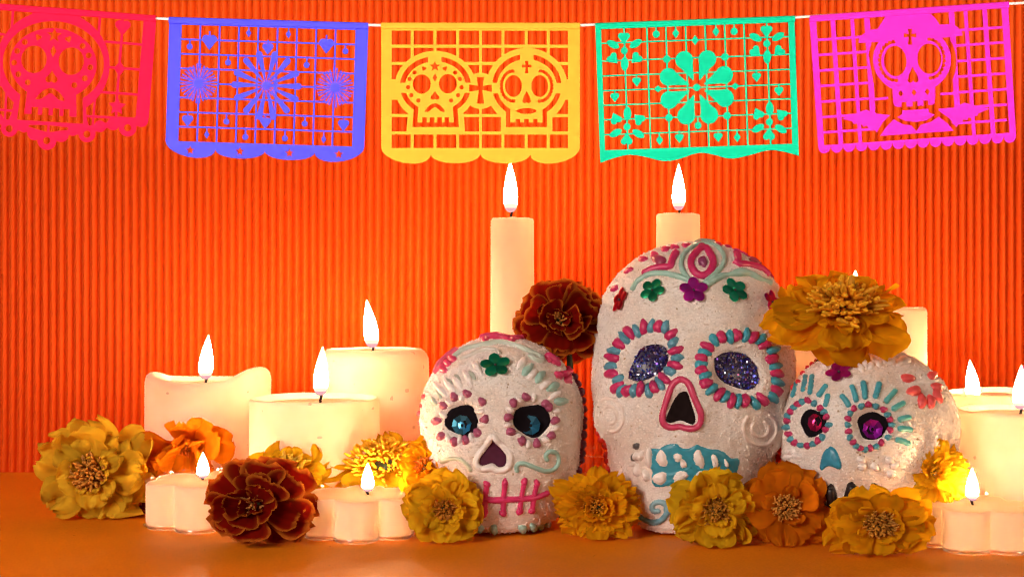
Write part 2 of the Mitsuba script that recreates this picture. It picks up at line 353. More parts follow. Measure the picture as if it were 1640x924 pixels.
        q = g.normal(size=(n, 4)); q /= np.linalg.norm(q, axis=1, keepdims=True); w_, x_, y_, z_ = q.T
        Rm = np.stack([1 - 2 * (y_ * y_ + z_ * z_), 2 * (x_ * y_ - z_ * w_), 2 * (x_ * z_ + y_ * w_), 2 * (x_ * y_ + z_ * w_), 1 - 2 * (x_ * x_ + z_ * z_), 2 * (y_ * z_ - x_ * w_), 2 * (x_ * z_ - y_ * w_), 2 * (y_ * z_ + x_ * w_), 1 - 2 * (x_ * x_ + y_ * y_)], 1).reshape(n, 3, 3)
        V = np.einsum('nij,kj->nki', Rm, o8) * g.uniform(.00028, .00085, (n, 1, 1)) * np.where(g.uniform(size=(n, 1, 1)) < .5, .7, 1) * np.array([1, 1, 1.]) + ctr[:, None]
        V[..., 2] = np.maximum(V[..., 2], .0005)
        sx, sy = CX + ctr[:, 0] / ctr[:, 1] * F, CY - (ctr[:, 2] - H) / ctr[:, 1] * F
        free = np.ones(n, bool)                                     # none on the icing of eyes, nose and mouth
        for x0, y0, a0, b0 in s.clear: free &= ((sx - x0) / a0) ** 2 + ((sy - y0) / b0) ** 2 > 1
        V = V[free]; n = len(V)
        col = np.clip(np.array([.86, .79, .72]) * g.uniform(.74, 1.10, (n, 1)), 0, .93); br = g.uniform(size=n) < .05
        col[br] = np.array([.55, .38, .24]) * g.uniform(.7, 1.1, (br.sum(), 1))
        k = put('sugar_crystals', TM(V.reshape(-1, 3), (f8[None] + 6 * np.arange(n)[:, None, None]).reshape(-1, 3)), 'm_crystal', s.root, smooth=False, color=np.repeat(col, 6, 0))
        labels[k] = {'kind': 'stuff'}
    # --- icing on the surface
    def ice(s, name, mesh, col, bsdf='m_icing', parent=None, label=None):
        nz = meshkit.noise(mesh.vertices * 500)[:, None]
        c = np.clip(np.asarray(col) * (.86 + .28 * nz), 0, .9)
        k = put(name, mesh, bsdf, parent or s.root, smooth=True, color=c)
        if label: labels[k] = {'label': label}
        return k
    def patch(s, name, outline, height, col, rings=4, lift=1.3, dome=1.0, bsdf='m_icing', label=None, parent=None, rough=.0):
        """A pad of icing: outline = closed px polygon, star-shaped about its centroid."""
        o = np.asarray(outline, float); ce = np.array(Polygon(o).centroid.coords[0]); m = len(o)
        q = np.r_[0.001, np.linspace(0, 1, rings + 1)[1:]]
        uv = ce + (o - ce)[None] * q[:, None, None]
        p, n = s.hit(uv[..., 0].ravel(), uv[..., 1].ravel())
        hgt = np.repeat(np.sqrt(np.clip(1 - q ** 2, 0, 1)) * dome + (1 - dome) * (q < .99), m)
        hgt = hgt * height * s.sc + lift * s.sc
        if rough: hgt = hgt + rough * s.sc * (meshkit.noise(p * 900) - .5) * (hgt > 0)
        v = p + n * hgt[:, None]
        edge = v[-m:] - n[-m:] * .0016
        v = np.vstack([v, edge])
        f = grid_faces(rings + 2, m, True)[:, ::-1]
        return s.ice(name, TM(v, f), col, bsdf, parent, label)
    def dot(s, name, x, y, rx, ry=None, rot=0, col=MAG, height=None, label=None, seed=0):
        ry = ry or rx
        a = np.arange(12) * 2 * np.pi / 12
        w = 1 + .12 * np.sin(2 * a + x) + .09 * np.sin(3 * a + y) + .04 * np.sin(5 * a + 2 * x)
        o = np.stack([rx * w * np.cos(a), ry * w * np.sin(a)], 1)
        c_, s_ = math.cos(math.radians(rot)), math.sin(math.radians(rot))
        o = o @ np.array([[c_, s_], [-s_, c_]]) + [x, y]
        return s.patch(name, o, height or min(rx, ry) * .75, col, 3, label=label)
    def line(s, name, pts, r, col, closed=False, wob=.12, step=None, label=None):
        pts = np.asarray(pts, float)
        if closed: pts = np.vstack([pts, pts[:1]])
        q = resample(smooth_poly(pts, 2), step or max(2.0, r * .8))
        p, n = s.hit(q[:, 0], q[:, 1])
        rr = r * s.sc * (1 + wob * 2 * (meshkit.noise(p * 160, 5) - .5) * 1.4)
        p = p + n * (rr * .28)[:, None]
        return s.ice(name, tube(p, rr, 8), col, label=label)
    def seam(s, name, pts, r, col, dy=0):
        """Blobs of icing along the joint of the two halves of the mould, seen at the outline."""
        for x, y in pts:
            x += 1.5 * math.sin(y * 3.1); y += 1.5 * math.sin(x * 2.3)
            p, n = s.hit(x, y)
            m = trimesh.creation.icosphere(2); m.vertices = m.vertices * np.array([1, .9, 1]) * r * s.sc * (1 + .2 * math.sin(x + y)) + p[0] + n[0] * r * s.sc * .25
            m.vertices += .25 * r * s.sc * (meshkit.noise(m.vertices * 300) - .5)[:, None]
            s.ice(name, m, col)
    def foil_flower(s, x, y, r, col, rot=0, squash=1.0, tilt=0, label=None, lift=3.0, dark=None):
        """A five-petalled sequin of coloured foil, each petal domed and creased."""
        p, n = s.hit(x, y); p, n = p[0], n[0]
        rt = np.cross([0, 0, 1.], n); rt /= np.linalg.norm(rt); up = np.cross(n, rt)
        a = np.arange(60) * 2 * np.pi / 60
        o = .58 + .42 * np.abs(np.cos(2.5 * (a - math.radians(rot)))) ** .8
        q = np.array([.001, .12, .3, .5, .7, .86, .95, 1.0])
        hh = np.stack([t * .16 * (1 - t) * 4 * (.4 + .6 * np.abs(np.cos(2.5 * (a - math.radians(rot))))) + .02 * np.cos(25 * (a - math.radians(rot))) * t + .12 * t for t in q])
        uu = q[:, None] * o * np.cos(a); vv = q[:, None] * o * np.sin(a)
        R = r * s.sc
        v = p + n * (lift * s.sc) + (uu[..., None] * rt * squash + vv[..., None] * up) * R + hh[..., None] * n * R * .6
        v = v.reshape(-1, 3)
        base = grid_faces(len(q), 60, True)
        sect = (np.floor((a - math.radians(rot) + np.pi / 5) / (2 * np.pi / 5)).astype(int)) % 5
        tone = np.array([1, .72, 1.15, .62, .95])[sect]
        c = np.clip(np.asarray(col)[None, None] * (tone[None, :, None] * (.75 + .3 * q[:, None, None])), 0, .95).reshape(-1, 3)
        k = put('foil_flower', TM(v, base), 'm_foil', s.root, smooth=True, color=c)
        if label: labels[k] = {'label': label}
        b = trimesh.creation.icosphere(1); b.vertices = b.vertices * R * .09 + p + n * (lift * s.sc + R * .08)
        put('bead', b, 'm_icing', k, color=np.full((len(b.vertices), 3), .03))
    def sequin(s, x, y, r, col, lift=4, label=None, squash=1.0, tilt=(0, 0)):
        """A round faceted cup sequin with a small hole."""
        p, n = s.hit(x, y); p = p[0]
        n = np.array([tilt[0], -1, tilt[1]]); n = n / np.linalg.norm(n)
        rt = np.cross([0, 0, 1.], n); rt /= np.linalg.norm(rt); up = np.cross(n, rt)
        a = np.arange(8) * 2 * np.pi / 8 + .2
        rings = [(.16, -.12), (.42, -.14), (.62, -.04), (1.0, .20)]
        v = np.array([[p + n * (lift * s.sc + z * r * s.sc) + r * s.sc * q * (math.cos(t) * rt * squash + math.sin(t) * up) for t in a] for q, z in rings]).reshape(-1, 3)
        f = grid_faces(len(rings), 8, True)
        m = TM(v[f.ravel()], np.arange(3 * len(f)).reshape(-1, 3))
        fc = np.repeat(np.array([np.asarray(col) * (.45 + .9 * ((i * 37) % 8) / 8) for i in range(len(f))]), 3, 0)
        k = put('sequin', m, 'm_foil', s.root, smooth=False, color=np.clip(fc, 0, .95))
        if label: labels[k] = {'label': label}
def crop(ox, oy, z):
    """Coordinates measured in an enlarged view of the photograph -> photograph pixels."""
    def f(*pts):
        a = np.asarray(pts, float).reshape(-1, 2) / z + [ox, oy]
        return a
    return f

# --- the small skull on the left
S = Skull('small white sugar skull with blue sequin eyes and a pink stitched mouth', .725, 858, 11)
S.lump(803, 670, 40, 133, 118, 131); S.lump(803, 765, 20, 122, 98, 98, 40); S.lump(800, 690, -30, 104, 78, 120, 40); S.lump(792, 790, -30, 78, 58, 78, 30)
c = crop(640, 520, 2.566)
for x, y, rx in ((742, 674, 33), (852, 674, 37)): S.socket(x, y, rx, 22, 31, deep=-2, k=8)
S.socket(789, 733, 26, 9, 26, deep=0, k=6)
S.clear = [(740, 673, 28, 26), (852, 673, 31, 28), (789, 730, 24, 24)]
S.build((802, 690), 30)
def blob_pts(cx, cy, rx, ry, n=20, j=.06):
    a = np.arange(n) * 2 * np.pi / n
    w = 1 + j * np.sin(3 * a + cx) + j * .7 * np.sin(5 * a + cy)
    return np.stack([cx + rx * w * np.cos(a), cy + ry * w * np.sin(a)], 1)
for x, y, rx, ry in ((740, 673, 26.5, 24.5), (852, 673, 30, 26)): S.patch('eye_patch', blob_pts(x, y, rx, ry), 2, BLACK, bsdf='m_dark', label='black icing in the eye socket')
for x, y in c(258, 414, 540, 415): S.sequin(x, y + 0, 15.5, (.05, .30, .52), lift=6, label='blue faceted sequin eye', tilt=(-.1, .25))
for x, y in c((278, 283), (225, 297), (182, 332), (340, 316), (153, 395), (351, 388), (172, 457), (225, 480), (272, 474), (320, 443), (467, 320), (519, 297), (612, 338), (445, 380), (638, 393), (455, 440), (501, 478), (563, 488), (622, 455), (600, 325)):
    S.dot('icing_dot', x, y, 7, 7, 0, (.36, .075, .15))
for (x, y), r in zip(c((255, 297), (206, 322), (330, 355), (337, 410), (200, 465), (247, 470), (295, 463), (180, 370), (490, 306), (550, 298), (452, 350), (645, 355), (446, 412), (488, 458), (527, 490), (600, 470), (638, 425)), (80, 40, 10, -20, 70, 100, 75, 30, 30, 80, 10, -10, 0, 30, 100, 10, -20)):
    S.dot('icing_dab', x, y, 7.5, 4.6, r, WHITE)
S.patch('nose', smooth_poly(c((378, 470), (335, 530), (325, 575), (350, 588), (378, 560), (410, 590), (440, 575), (438, 530), (410, 490), (378, 470)), 2)[:-1], 1.0, (.085, .022, .045), bsdf='m_dark', label='dark purple nose hollow')
S.line('nose_rim', c((378, 458), (345, 505), (313, 545), (312, 578), (340, 596), (372, 584), (392, 596), (425, 600), (452, 580), (460, 535), (432, 505), (402, 475), (385, 458)), 5, WHITE)
S.line('mouth_line', c((276, 728), (300, 728), (340, 712), (385, 720), (440, 716), (495, 715), (560, 708), (606, 690)), 5, (.60, .035, .14), label='pink icing mouth line')
for a, b in (((300, 662), (294, 757)), ((358, 655), (350, 772)), ((433, 648), (425, 772)), ((512, 645), (492, 765)), ((562, 652), (543, 760)), ((262, 655), (274, 690))):
    S.line('stitch', c(a, ((a[0] + b[0]) / 2 - 2, (a[1] + b[1]) / 2), b), 4.2, (.60, .035, .14))
    for x, y in c(a, b): S.dot('stitch_end', x, y, 5.6, 6.6, 0, (.60, .035, .14))
S.line('cheek_swirl', c((482, 600), (478, 575), (500, 566), (530, 575), (570, 592), (605, 604), (640, 590), (655, 555), (645, 525), (615, 518), (595, 535), (605, 555)), 3.8, MINT)
S.line('cheek_swirl', c((175, 562), (205, 548), (250, 550), (280, 572), (292, 597)), 3.6, (.55, .58, .44))
for a in ((525, 185, 40), (575, 215, 45), (630, 255, 40), (662, 315, 10)):
    x, y = c(*a[:2])[0]; S.dot('brow_dab', x, y, 12, 6.5, -a[2], MINT)
for a in ((500, 160, 60), (545, 205, 45), (598, 247, 40), (638, 290, 30), (320, 178, 115), (283, 222, 110), (240, 240, 120), (205, 250, 120), (170, 268, 130)):
    x, y = c(*a[:2])[0]; S.dot('brow_dab', x, y, 15 if a[0] < 500 else 12, 5.5, -a[2], WHITE)
for a in ((207, 238, 120), (240, 222, 120), (300, 208, 120), (163, 285, 120), (142, 315, 110)):
    x, y = c(*a[:2])[0]; S.dot('brow_dab', x, y, 9, 3.5, -a[2], (.42, .47, .40))
S.foil_flower(*c(394, 172)[0], 24, (.01, .40, .20), rot=100, label='green foil flower on the forehead')
S.line('top_squiggle', c((230, 130), (262, 105), (310, 92), (360, 80), (420, 72), (480, 88), (530, 112), (575, 130), (590, 150), (560, 150), (535, 128)), 5, (.50, .57, .50))
S.line('top_squiggle', c((255, 140), (300, 125), (330, 105), (400, 100), (410, 120)), 4, (.62, .60, .54))
for pts, r, col in ((((150, 195), (175, 165), (200, 130), (235, 105)), 6, (.66, .10, .17)), (((340, 58), (385, 50), (435, 62), (500, 56)), 6, (.62, .05, .13)), (((605, 135), (630, 150), (650, 165)), 8, (.60, .04, .14)), (((640, 205), (665, 215), (700, 190)), 7, (.60, .04, .14)), (((690, 180), (700, 240)), 7, (.60, .04, .14))):
    S.line('top_icing', c(*pts), r, col, wob=.5)
for i, (x, y) in enumerate(c((170, 170), (195, 155), (215, 140), (180, 185), (350, 60), (410, 58), (460, 62), (615, 140), (640, 150), (655, 205), (690, 225))):
    S.dot('top_dot', x, y, 7, 6, 0, (.64, .06, .15))
for x, y in c((388, 838), (328, 834), (505, 836), (550, 832), (583, 836), (615, 832)): S.dot('chin_dot', x, y, 6.5, 7.5, 0, MINT)
S.seam('seam_blob', c((722, 215), (735, 245), (744, 280), (751, 315), (757, 350), (759, 385), (757, 420), (753, 455), (748, 490), (742, 525), (736, 560), (730, 595), (724, 630), (716, 660)), 7.0, (.17, .035, .07))
S.seam('seam_blob', c((98, 300), (92, 330), (86, 365), (83, 400)), 4, (.66, .10, .12))
S1 = S

# --- the big skull
S = Skull('big white sugar skull with blue glitter eyes and teal mouth, tallest of the three', .735, 855, 23)
S.lump(1116, 545, 45, 163, 150, 160); S.lump(1112, 640, 20, 158, 125, 112, 50); S.lump(1113, 760, 45, 133, 98, 108, 62); S.lump(1098, 660, -45, 118, 92, 130, 40)
S.lump(1092, 770, -55, 92, 70, 84, 28); S.lump(985, 668, -28, 34, 40, 32, 26); S.lump(1212, 685, -32, 40, 42, 34, 26); S.lump(1080, 835, -50, 60, 55, 34, 24)
S.lump(1094, 640, -118, 26, 28, 46, 24)
E, Tc, M = crop(960, 500, 4.62), crop(960, 370, 5.29), crop(980, 690, 5.433)
S.socket(1036, 580, 43, 26, 38, deep=-4, k=10, roll=-12); S.socket(1184, 592, 48, 27, 43, deep=-4, k=10, roll=10)
S.socket(1092, 655, 22, 14, 32, deep=0, k=6)
S.clear = [(1036, 582, 36, 32), (1181, 594, 40, 34), (1090, 657, 24, 32), (1112, 750, 74, 42)]
S.build((1112, 620), 30)
S2 = S
tones = [MAG, TEAL]
def ring(S, pts, col, cen, rx=8.6, ry=5.4, name='eye_dab'):
    for x, y in pts:
        S.dot(name, x, y, rx, ry, math.degrees(math.atan2(y - cen[1], x - cen[0])), col)
ring(S, E((330, 110), (435, 105), (530, 165), (220, 150), (145, 235), (95, 335), (90, 455), (565, 285), (560, 390), (480, 490), (405, 555), (305, 568), (205, 580), (130, 555)), MAG, (1036, 578), 12, 7.8)
ring(S, E((385, 105), (487, 110), (545, 225), (280, 140), (185, 190), (110, 285), (85, 400), (575, 340), (520, 435), (450, 530), (365, 585), (255, 580), (165, 580), (140, 500)), (.10, .30, .40), (1036, 578), 11.5, 6.8)
ring(S, E((900, 185), (1015, 170), (1135, 185), (1225, 235), (800, 255), (1275, 345), (755, 340), (1310, 450), (755, 430), (1308, 580), (785, 525), (885, 605), (975, 655), (1075, 655), (1205, 645)), MAG, (1184, 590), 12, 8.0)
ring(S, E((848, 205), (965, 180), (1085, 170), (1195, 200), (775, 300), (1285, 280), (750, 385), (1300, 400), (780, 470), (1315, 515), (830, 570), (930, 625), (1025, 655), (1150, 675), (1282, 630)), TEAL, (1184, 590), 11.5, 7.0)
def glitter(S, o, seed, n=420, lab='eye filled with blue glitter'):
    k = S.patch('eye', o, 3, (.02, .012, .05), rings=5, label=lab)
    g = np.random.default_rng(seed)
    pg = Polygon(o); x0, y0, x1, y1 = pg.bounds; pts = []
    while len(pts) < n:
        q = g.uniform([x0 - 3, y0 - 3], [x1 + 3, y1 + 3])
        if pg.buffer(1).contains(Point(q)): pts.append(q)
    p, nn = S.hit(*np.array(pts).T)
    V, Fc, C = [], [], []
    pal = np.array([(.02, .02, .22), (.10, .13, .80), (.03, .02, .25), (.12, .05, .40), (.02, .02, .20), (.04, .05, .45), (.62, .68, .95), (.30, .06, .18), (.12, .32, .85), (.14, .12, .60), (.80, .84, .98), (.35, .42, .90)])
    for i in range(n):
        nr = nn[i] + g.normal(0, .34, 3); nr /= np.linalg.norm(nr)
        a = np.cross(nr, g.normal(size=3)); a /= np.linalg.norm(a); b = np.cross(nr, a)
        r = g.uniform(1.2, 2.1) * S.sc
        cc = p[i] + nn[i] * (3.2 + g.uniform(0, 2.0)) * S.sc
        th = np.arange(6) * np.pi / 3
        V.append(np.vstack([cc, cc + r * (np.cos(th)[:, None] * a + np.sin(th)[:, None] * b)]))
        j = np.arange(6); Fc.append(np.stack([j * 0, 1 + j, 1 + (j + 1) % 6], 1) + 7 * i)
        C.append(np.repeat(pal[g.integers(len(pal))][None] * g.uniform(.6, 1.2), 7, 0))
    kk = put('glitter', TM(np.vstack(V), np.vstack(Fc)), 'm_glitter', k, smooth=False, color=np.clip(np.vstack(C), 0, .95))
    labels[kk] = {'kind': 'stuff'}
glitter(S, smooth_poly(E((215, 490), (225, 420), (300, 270), (380, 235), (470, 240), (510, 290), (510, 370), (460, 440), (380, 490), (280, 518), (215, 490)), 2)[:-1], 5)
glitter(S, smooth_poly(E((850, 340), (920, 295), (1010, 290), (1100, 320), (1150, 385), (1185, 480), (1160, 550), (1100, 580), (1000, 555), (900, 510), (850, 430), (850, 340)), 2)[:-1], 6)
S.line('nose_rim', E((605, 495), (655, 515), (690, 590), (725, 680), (755, 760), (745, 830), (700, 860), (640, 862), (600, 845), (530, 855), (475, 830), (465, 770), (485, 690), (515, 600), (550, 520)), 4.9, (.58, .05, .13), closed=True, label='red icing rim of the nose')
S.patch('nose', smooth_poly(E((620, 585), (655, 585), (680, 680), (718, 790), (695, 835), (655, 820), (600, 795), (555, 810), (510, 820), (488, 790), (530, 690), (580, 600), (620, 585)), 2)[:-1], .6, (.016, .010, .010), bsdf='m_dark', label='dark nose hole')
a = np.radians(np.arange(-170, 130, 20))
for cx, cy, rx, ry, rt, d0 in ((978, 664, 21, 27, -.3, 0), (1216, 686, 27, 26, .4, 90)):
    for q in (1.0, .5):
        th = a + math.radians(d0)
        o = np.stack([rx * q * np.cos(th) * math.cos(rt) - ry * q * np.sin(th) * math.sin(rt), rx * q * np.cos(th) * math.sin(rt) + ry * q * np.sin(th) * math.cos(rt)], 1) + [cx, cy]
        S.line('cheek_spiral', o, 3.0, (.82, .70, .62))
S.line('crown_ring', Tc((905, 150), (940, 200), (968, 260), (950, 335), (900, 385), (840, 385), (785, 330), (768, 250), (815, 195), (850, 150)), 6.0, MAG, closed=True)
S.dot('crown_dot', *Tc(875, 262)[0], 7, 9, 0, (.26, .05, .14))
S.line('crown_scroll', Tc((770, 440), (740, 390), (700, 335), (688, 265), (715, 190), (790, 135), (870, 108), (960, 115), (1030, 160), (1062, 225), (1045, 300), (990, 350), (930, 400), (900, 440)), 4.2, MINT)
S.line('crown_scroll', Tc((285, 495), (310, 440), (370, 395), (440, 365), (540, 358), (620, 375), (700, 398), (765, 425)), 4.6, MINT)
S.line('crown_scroll', Tc((905, 450), (960, 412), (1040, 385), (1150, 362), (1250, 352), (1330, 395), (1440, 440)), 6.0, MINT, wob=.4)
S.line('crown_scroll', Tc((825, 105), (870, 78), (900, 92), (970, 98)), 4.5, (.28, .38, .33))
S.line('crown_squiggle', Tc((380, 362), (450, 328), (540, 308), (605, 318), (612, 260), (650, 190)), 5.8, MAG)
S.line('crown_squiggle', Tc((1155, 190), (1180, 245), (1140, 290), (1220, 280), (1300, 295), (1380, 330), (1420, 370)), 5.8, MAG)
S.dot('crown_dot', *Tc(505, 250)[0], 12, 7.5, -5, (.30, .04, .10)); S.dot('crown_dot', *Tc(1332, 250)[0], 15, 6.5, 8, (.24, .05, .12))
for x, y in Tc((560, 155), (635, 138), (740, 125), (850, 114), (1000, 113), (1090, 118), (1185, 140), (1240, 168), (1320, 200), (1390, 240), (1450, 280), (1510, 330), (465, 200), (370, 240), (250, 335), (130, 490)):
    S.dot('rim_dab', x, y, 8, 3.8, math.degrees(math.atan2(y - 560, x - 1112)) + 90 if False else (x - 1112) / 165 * 42, MAG)
S.foil_flower(*Tc(185, 590)[0], 22, (.62, .015, .03), rot=100, squash=.62, label='red foil flower at the left temple')
S.foil_flower(*Tc(455, 510)[0], 20.5, (.01, .38, .17), rot=70, label='green foil flower on the left of the forehead')
S.foil_flower(*Tc(798, 510)[0], 22.5, (.66, .02, .44), rot=92, label='magenta foil flower on the middle of the forehead')
S.foil_flower(*Tc(1140, 510)[0], 21.5, (.015, .48, .24), rot=105, label='green foil flower on the right of the forehead')
S.foil_flower(*Tc(1452, 610)[0], 21, (.58, .02, .28), rot=70, squash=.95, label='magenta foil flower at the right temple')
S.patch('mouth_band', resample(M((345, 150), (450, 135), (580, 115), (650, 150), (760, 128), (900, 155), (1000, 215), (1095, 230), (1098, 365), (960, 410), (850, 470), (680, 485), (500, 490), (380, 470), (345, 400), (338, 300), (345, 150)), 6)[:-1] + 2.6 * np.sin(np.arange(400)[:, None] * [1.3, .9])[:len(resample(M((345, 150), (450, 135), (580, 115), (650, 150), (760, 128), (900, 155), (1000, 215), (1095, 230), (1098, 365), (960, 410), (850, 470), (680, 485), (500, 490), (380, 470), (345, 400), (338, 300), (345, 150)), 6)) - 1], 2.2, (.035, .27, .37), rings=6, dome=.6, rough=3.0, label='teal icing band of the mouth')
for i, (x, y, rx, ry) in enumerate(((440, 240, 50, 68), (575, 225, 40, 38), (622, 280, 26, 46), (755, 240, 40, 88), (890, 262, 27, 72), (985, 278, 16, 34), (325, 240, 24, 82), (258, 215, 18, 42), (215, 215, 18, 36), (425, 405, 56, 58), (600, 385, 66, 42), (590, 425, 46, 28), (765, 380, 38, 40), (865, 390, 30, 42), (300, 385, 26, 46), (225, 345, 20, 52), (190, 285, 12, 20))):
    px, py = M(x, y)[0]
    S.dot('tooth', px, py, rx / 4.6, ry / 4.9, -8 + 5 * math.sin(i * 2.1), (.86, .78, .73), height=7.0)
for x, y in M((195, 225), (215, 130)): S.dot('mouth_mark', x, y, 5, 6, 0, (.10, .09, .09))
S.line('chin_swirl', M((222, 700), (262, 755), (345, 795), (425, 785), (478, 720), (500, 680), (560, 650)), 4.6, (.16, .36, .45))
S.line('chin_swirl', M((470, 690), (480, 640), (430, 612), (370, 620), (345, 660), (365, 700), (410, 690)), 4.0, (.25, .44, .50))
S.seam('seam_blob', [(957, 694), (961, 705), (965, 716), (969, 727), (973, 738), (976, 750), (978, 762), (979, 774), (980, 786)], 6.0, (.60, .02, .01))
S.seam('seam_blob', [(1262, 700), (1259, 711), (1256, 722), (1253, 733), (1250, 745), (1247, 757)], 6.0, (.60, .02, .01))

# --- the skull on the right, turned to the left
S = Skull('white sugar skull turned to the left with magenta and ruby sequin eyes', .712, 850, 37)
S.lump(1402, 690, 40, 143, 128, 133); S.lump(1385, 770, 20, 112, 100, 86, 50); S.lump(1352, 690, -30, 94, 88, 112, 40); S.lump(1330, 765, -40, 62, 66, 80, 30)
S.lump(1330, 720, -86, 24, 30, 40, 24)
R = crop(1230, 530, 2.497)
S.socket(1304, 678, 25, 17, 25, deep=-1, k=7); S.socket(1397, 680, 30, 20, 28, deep=-2, k=8)
S.clear = [(1303, 677, 23, 24), (1397, 681, 27, 25), (1331, 734, 20, 24)]
S.build((1392, 700), 30)
S3 = S
S.patch('eye_patch', blob_pts(*R(182, 367)[0], 20.5, 22), 2, BLACK, bsdf='m_dark', label='black icing in the left eye socket')
S.patch('eye_patch', blob_pts(*R(418, 378)[0], 24.5, 22.5), 2, BLACK, bsdf='m_dark', label='black icing in the right eye socket')
S.sequin(*R(190, 366)[0], 14, (.62, .02, .14), lift=6, squash=.8, label='ruby red sequin eye', tilt=(-.35, .1))
S.sequin(*R(416, 394)[0], 15.5, (.50, .02, .60), lift=6, label='magenta sequin eye', tilt=(-.15, .2))
for x, y in R((161, 278), (210, 307), (235, 342), (231, 393), (200, 440), (158, 458), (108, 447), (84, 412), (78, 358), (92, 322), (120, 293), (343, 310), (400, 293), (462, 313), (487, 354), (488, 395), (452, 447), (408, 468), (369, 468), (340, 445), (322, 401), (319, 350)): S.dot('icing_dot', x, y, 5.4, 5.4, 0, (.50, .035, .13))
for x, y in R((138, 283), (186, 290), (225, 322), (245, 375), (218, 425), (180, 452), (132, 456), (92, 433), (73, 385), (80, 340), (105, 305), (372, 300), (430, 300), (478, 335), (494, 375), (480, 425), (432, 462), (388, 474), (352, 460), (326, 425), (318, 375), (328, 330)): S.dot('icing_dot', x, y, 5.2, 5.2, 0, (.07, .30, .38))
for a, b in (((103, 260), (116, 212)), ((143, 238), (152, 182)), ((170, 248), (178, 182)), ((205, 258), (232, 220)), ((230, 298), (240, 258)), ((322, 298), (296, 260)), ((352, 278), (335, 222)), ((387, 268), (380, 208)), ((428, 264), (443, 212)), ((470, 282), (507, 240)), ((500, 312), (540, 288)), ((525, 354), (563, 345)), ((524, 390), (568, 394)), ((515, 434), (560, 449))):
    S.line('eyelash', R(a, ((a[0] + b[0]) / 2 + 2, (a[1] + b[1]) / 2 - 2), b), 4.4, (.06, .34, .42) if a[0] < 460 else (.10, .45, .44))
S.patch('nose', smooth_poly(R((252, 460), (275, 475), (298, 535), (288, 556), (262, 542), (236, 538), (216, 560), (206, 545), (222, 480), (252, 460)), 2)[:-1], 2, (.03, .25, .38), label='blue icing nose')
for x, y, rx, ry, rt in ((558, 190, 11, 7, 15), (583, 240, 12, 8, -20), (614, 280, 7, 12, 0), (650, 282, 6.5, 13, -5), (677, 258, 6.5, 13, -20), (676, 225, 11, 6, 20), (657, 178, 9, 6, 20)):
    S.dot('petal_dab', *R(x, y)[0], rx, ry, rt, (.72, .09, .09))
S.foil_flower(*R(285, 170)[0], 22, (.50, .02, .36), rot=50, squash=.95, label='magenta foil flower on the forehead')
S.line('top_squiggle', R((290, 92), (345, 78), (410, 84), (350, 98), (300, 108), (340, 118), (385, 108)), 4.2, (.60, .06, .15))
for i, (x, y) in enumerate(R((232, 118), (262, 98), (225, 135), (370, 150), (385, 128), (422, 108), (452, 98), (475, 115), (492, 122), (520, 130), (545, 118), (440, 128), (410, 140))): S.dot('white_dab', x, y, 8 + 2 * math.sin(i * 2.), 5.5, 20 * i, WHITE)
for i, (x, y) in enumerate(R((426, 543), (375, 540), (372, 515), (485, 515), (505, 535), (492, 570), (90, 482), (118, 498), (80, 505))): S.dot('white_dab', x, y, 7, 6.5, 30 * i, WHITE)
for a, b in (((250, 635), (262, 705)), ((335, 622), (312, 690)), ((424, 628), (402, 690)), ((262, 700), (268, 760))): 
    S.line('tooth_line', R(a, ((a[0] + b[0]) / 2, (a[1] + b[1]) / 2), b), 8, (.014, .011, .012))
    S.dot('tooth_end', *R(a)[0], 8, 8.5, 0, (.014, .011, .012))
S.line('mouth_line', R((240, 700), (290, 690), (350, 690), (420, 690)), 6, (.014, .011, .012), label='black icing mouth line')
S.seam('seam_blob', [(1293, 590), (1286, 600), (1279, 611), (1273, 622), (1300, 582), (1308, 575)], 4.5, (.62, .03, .05))

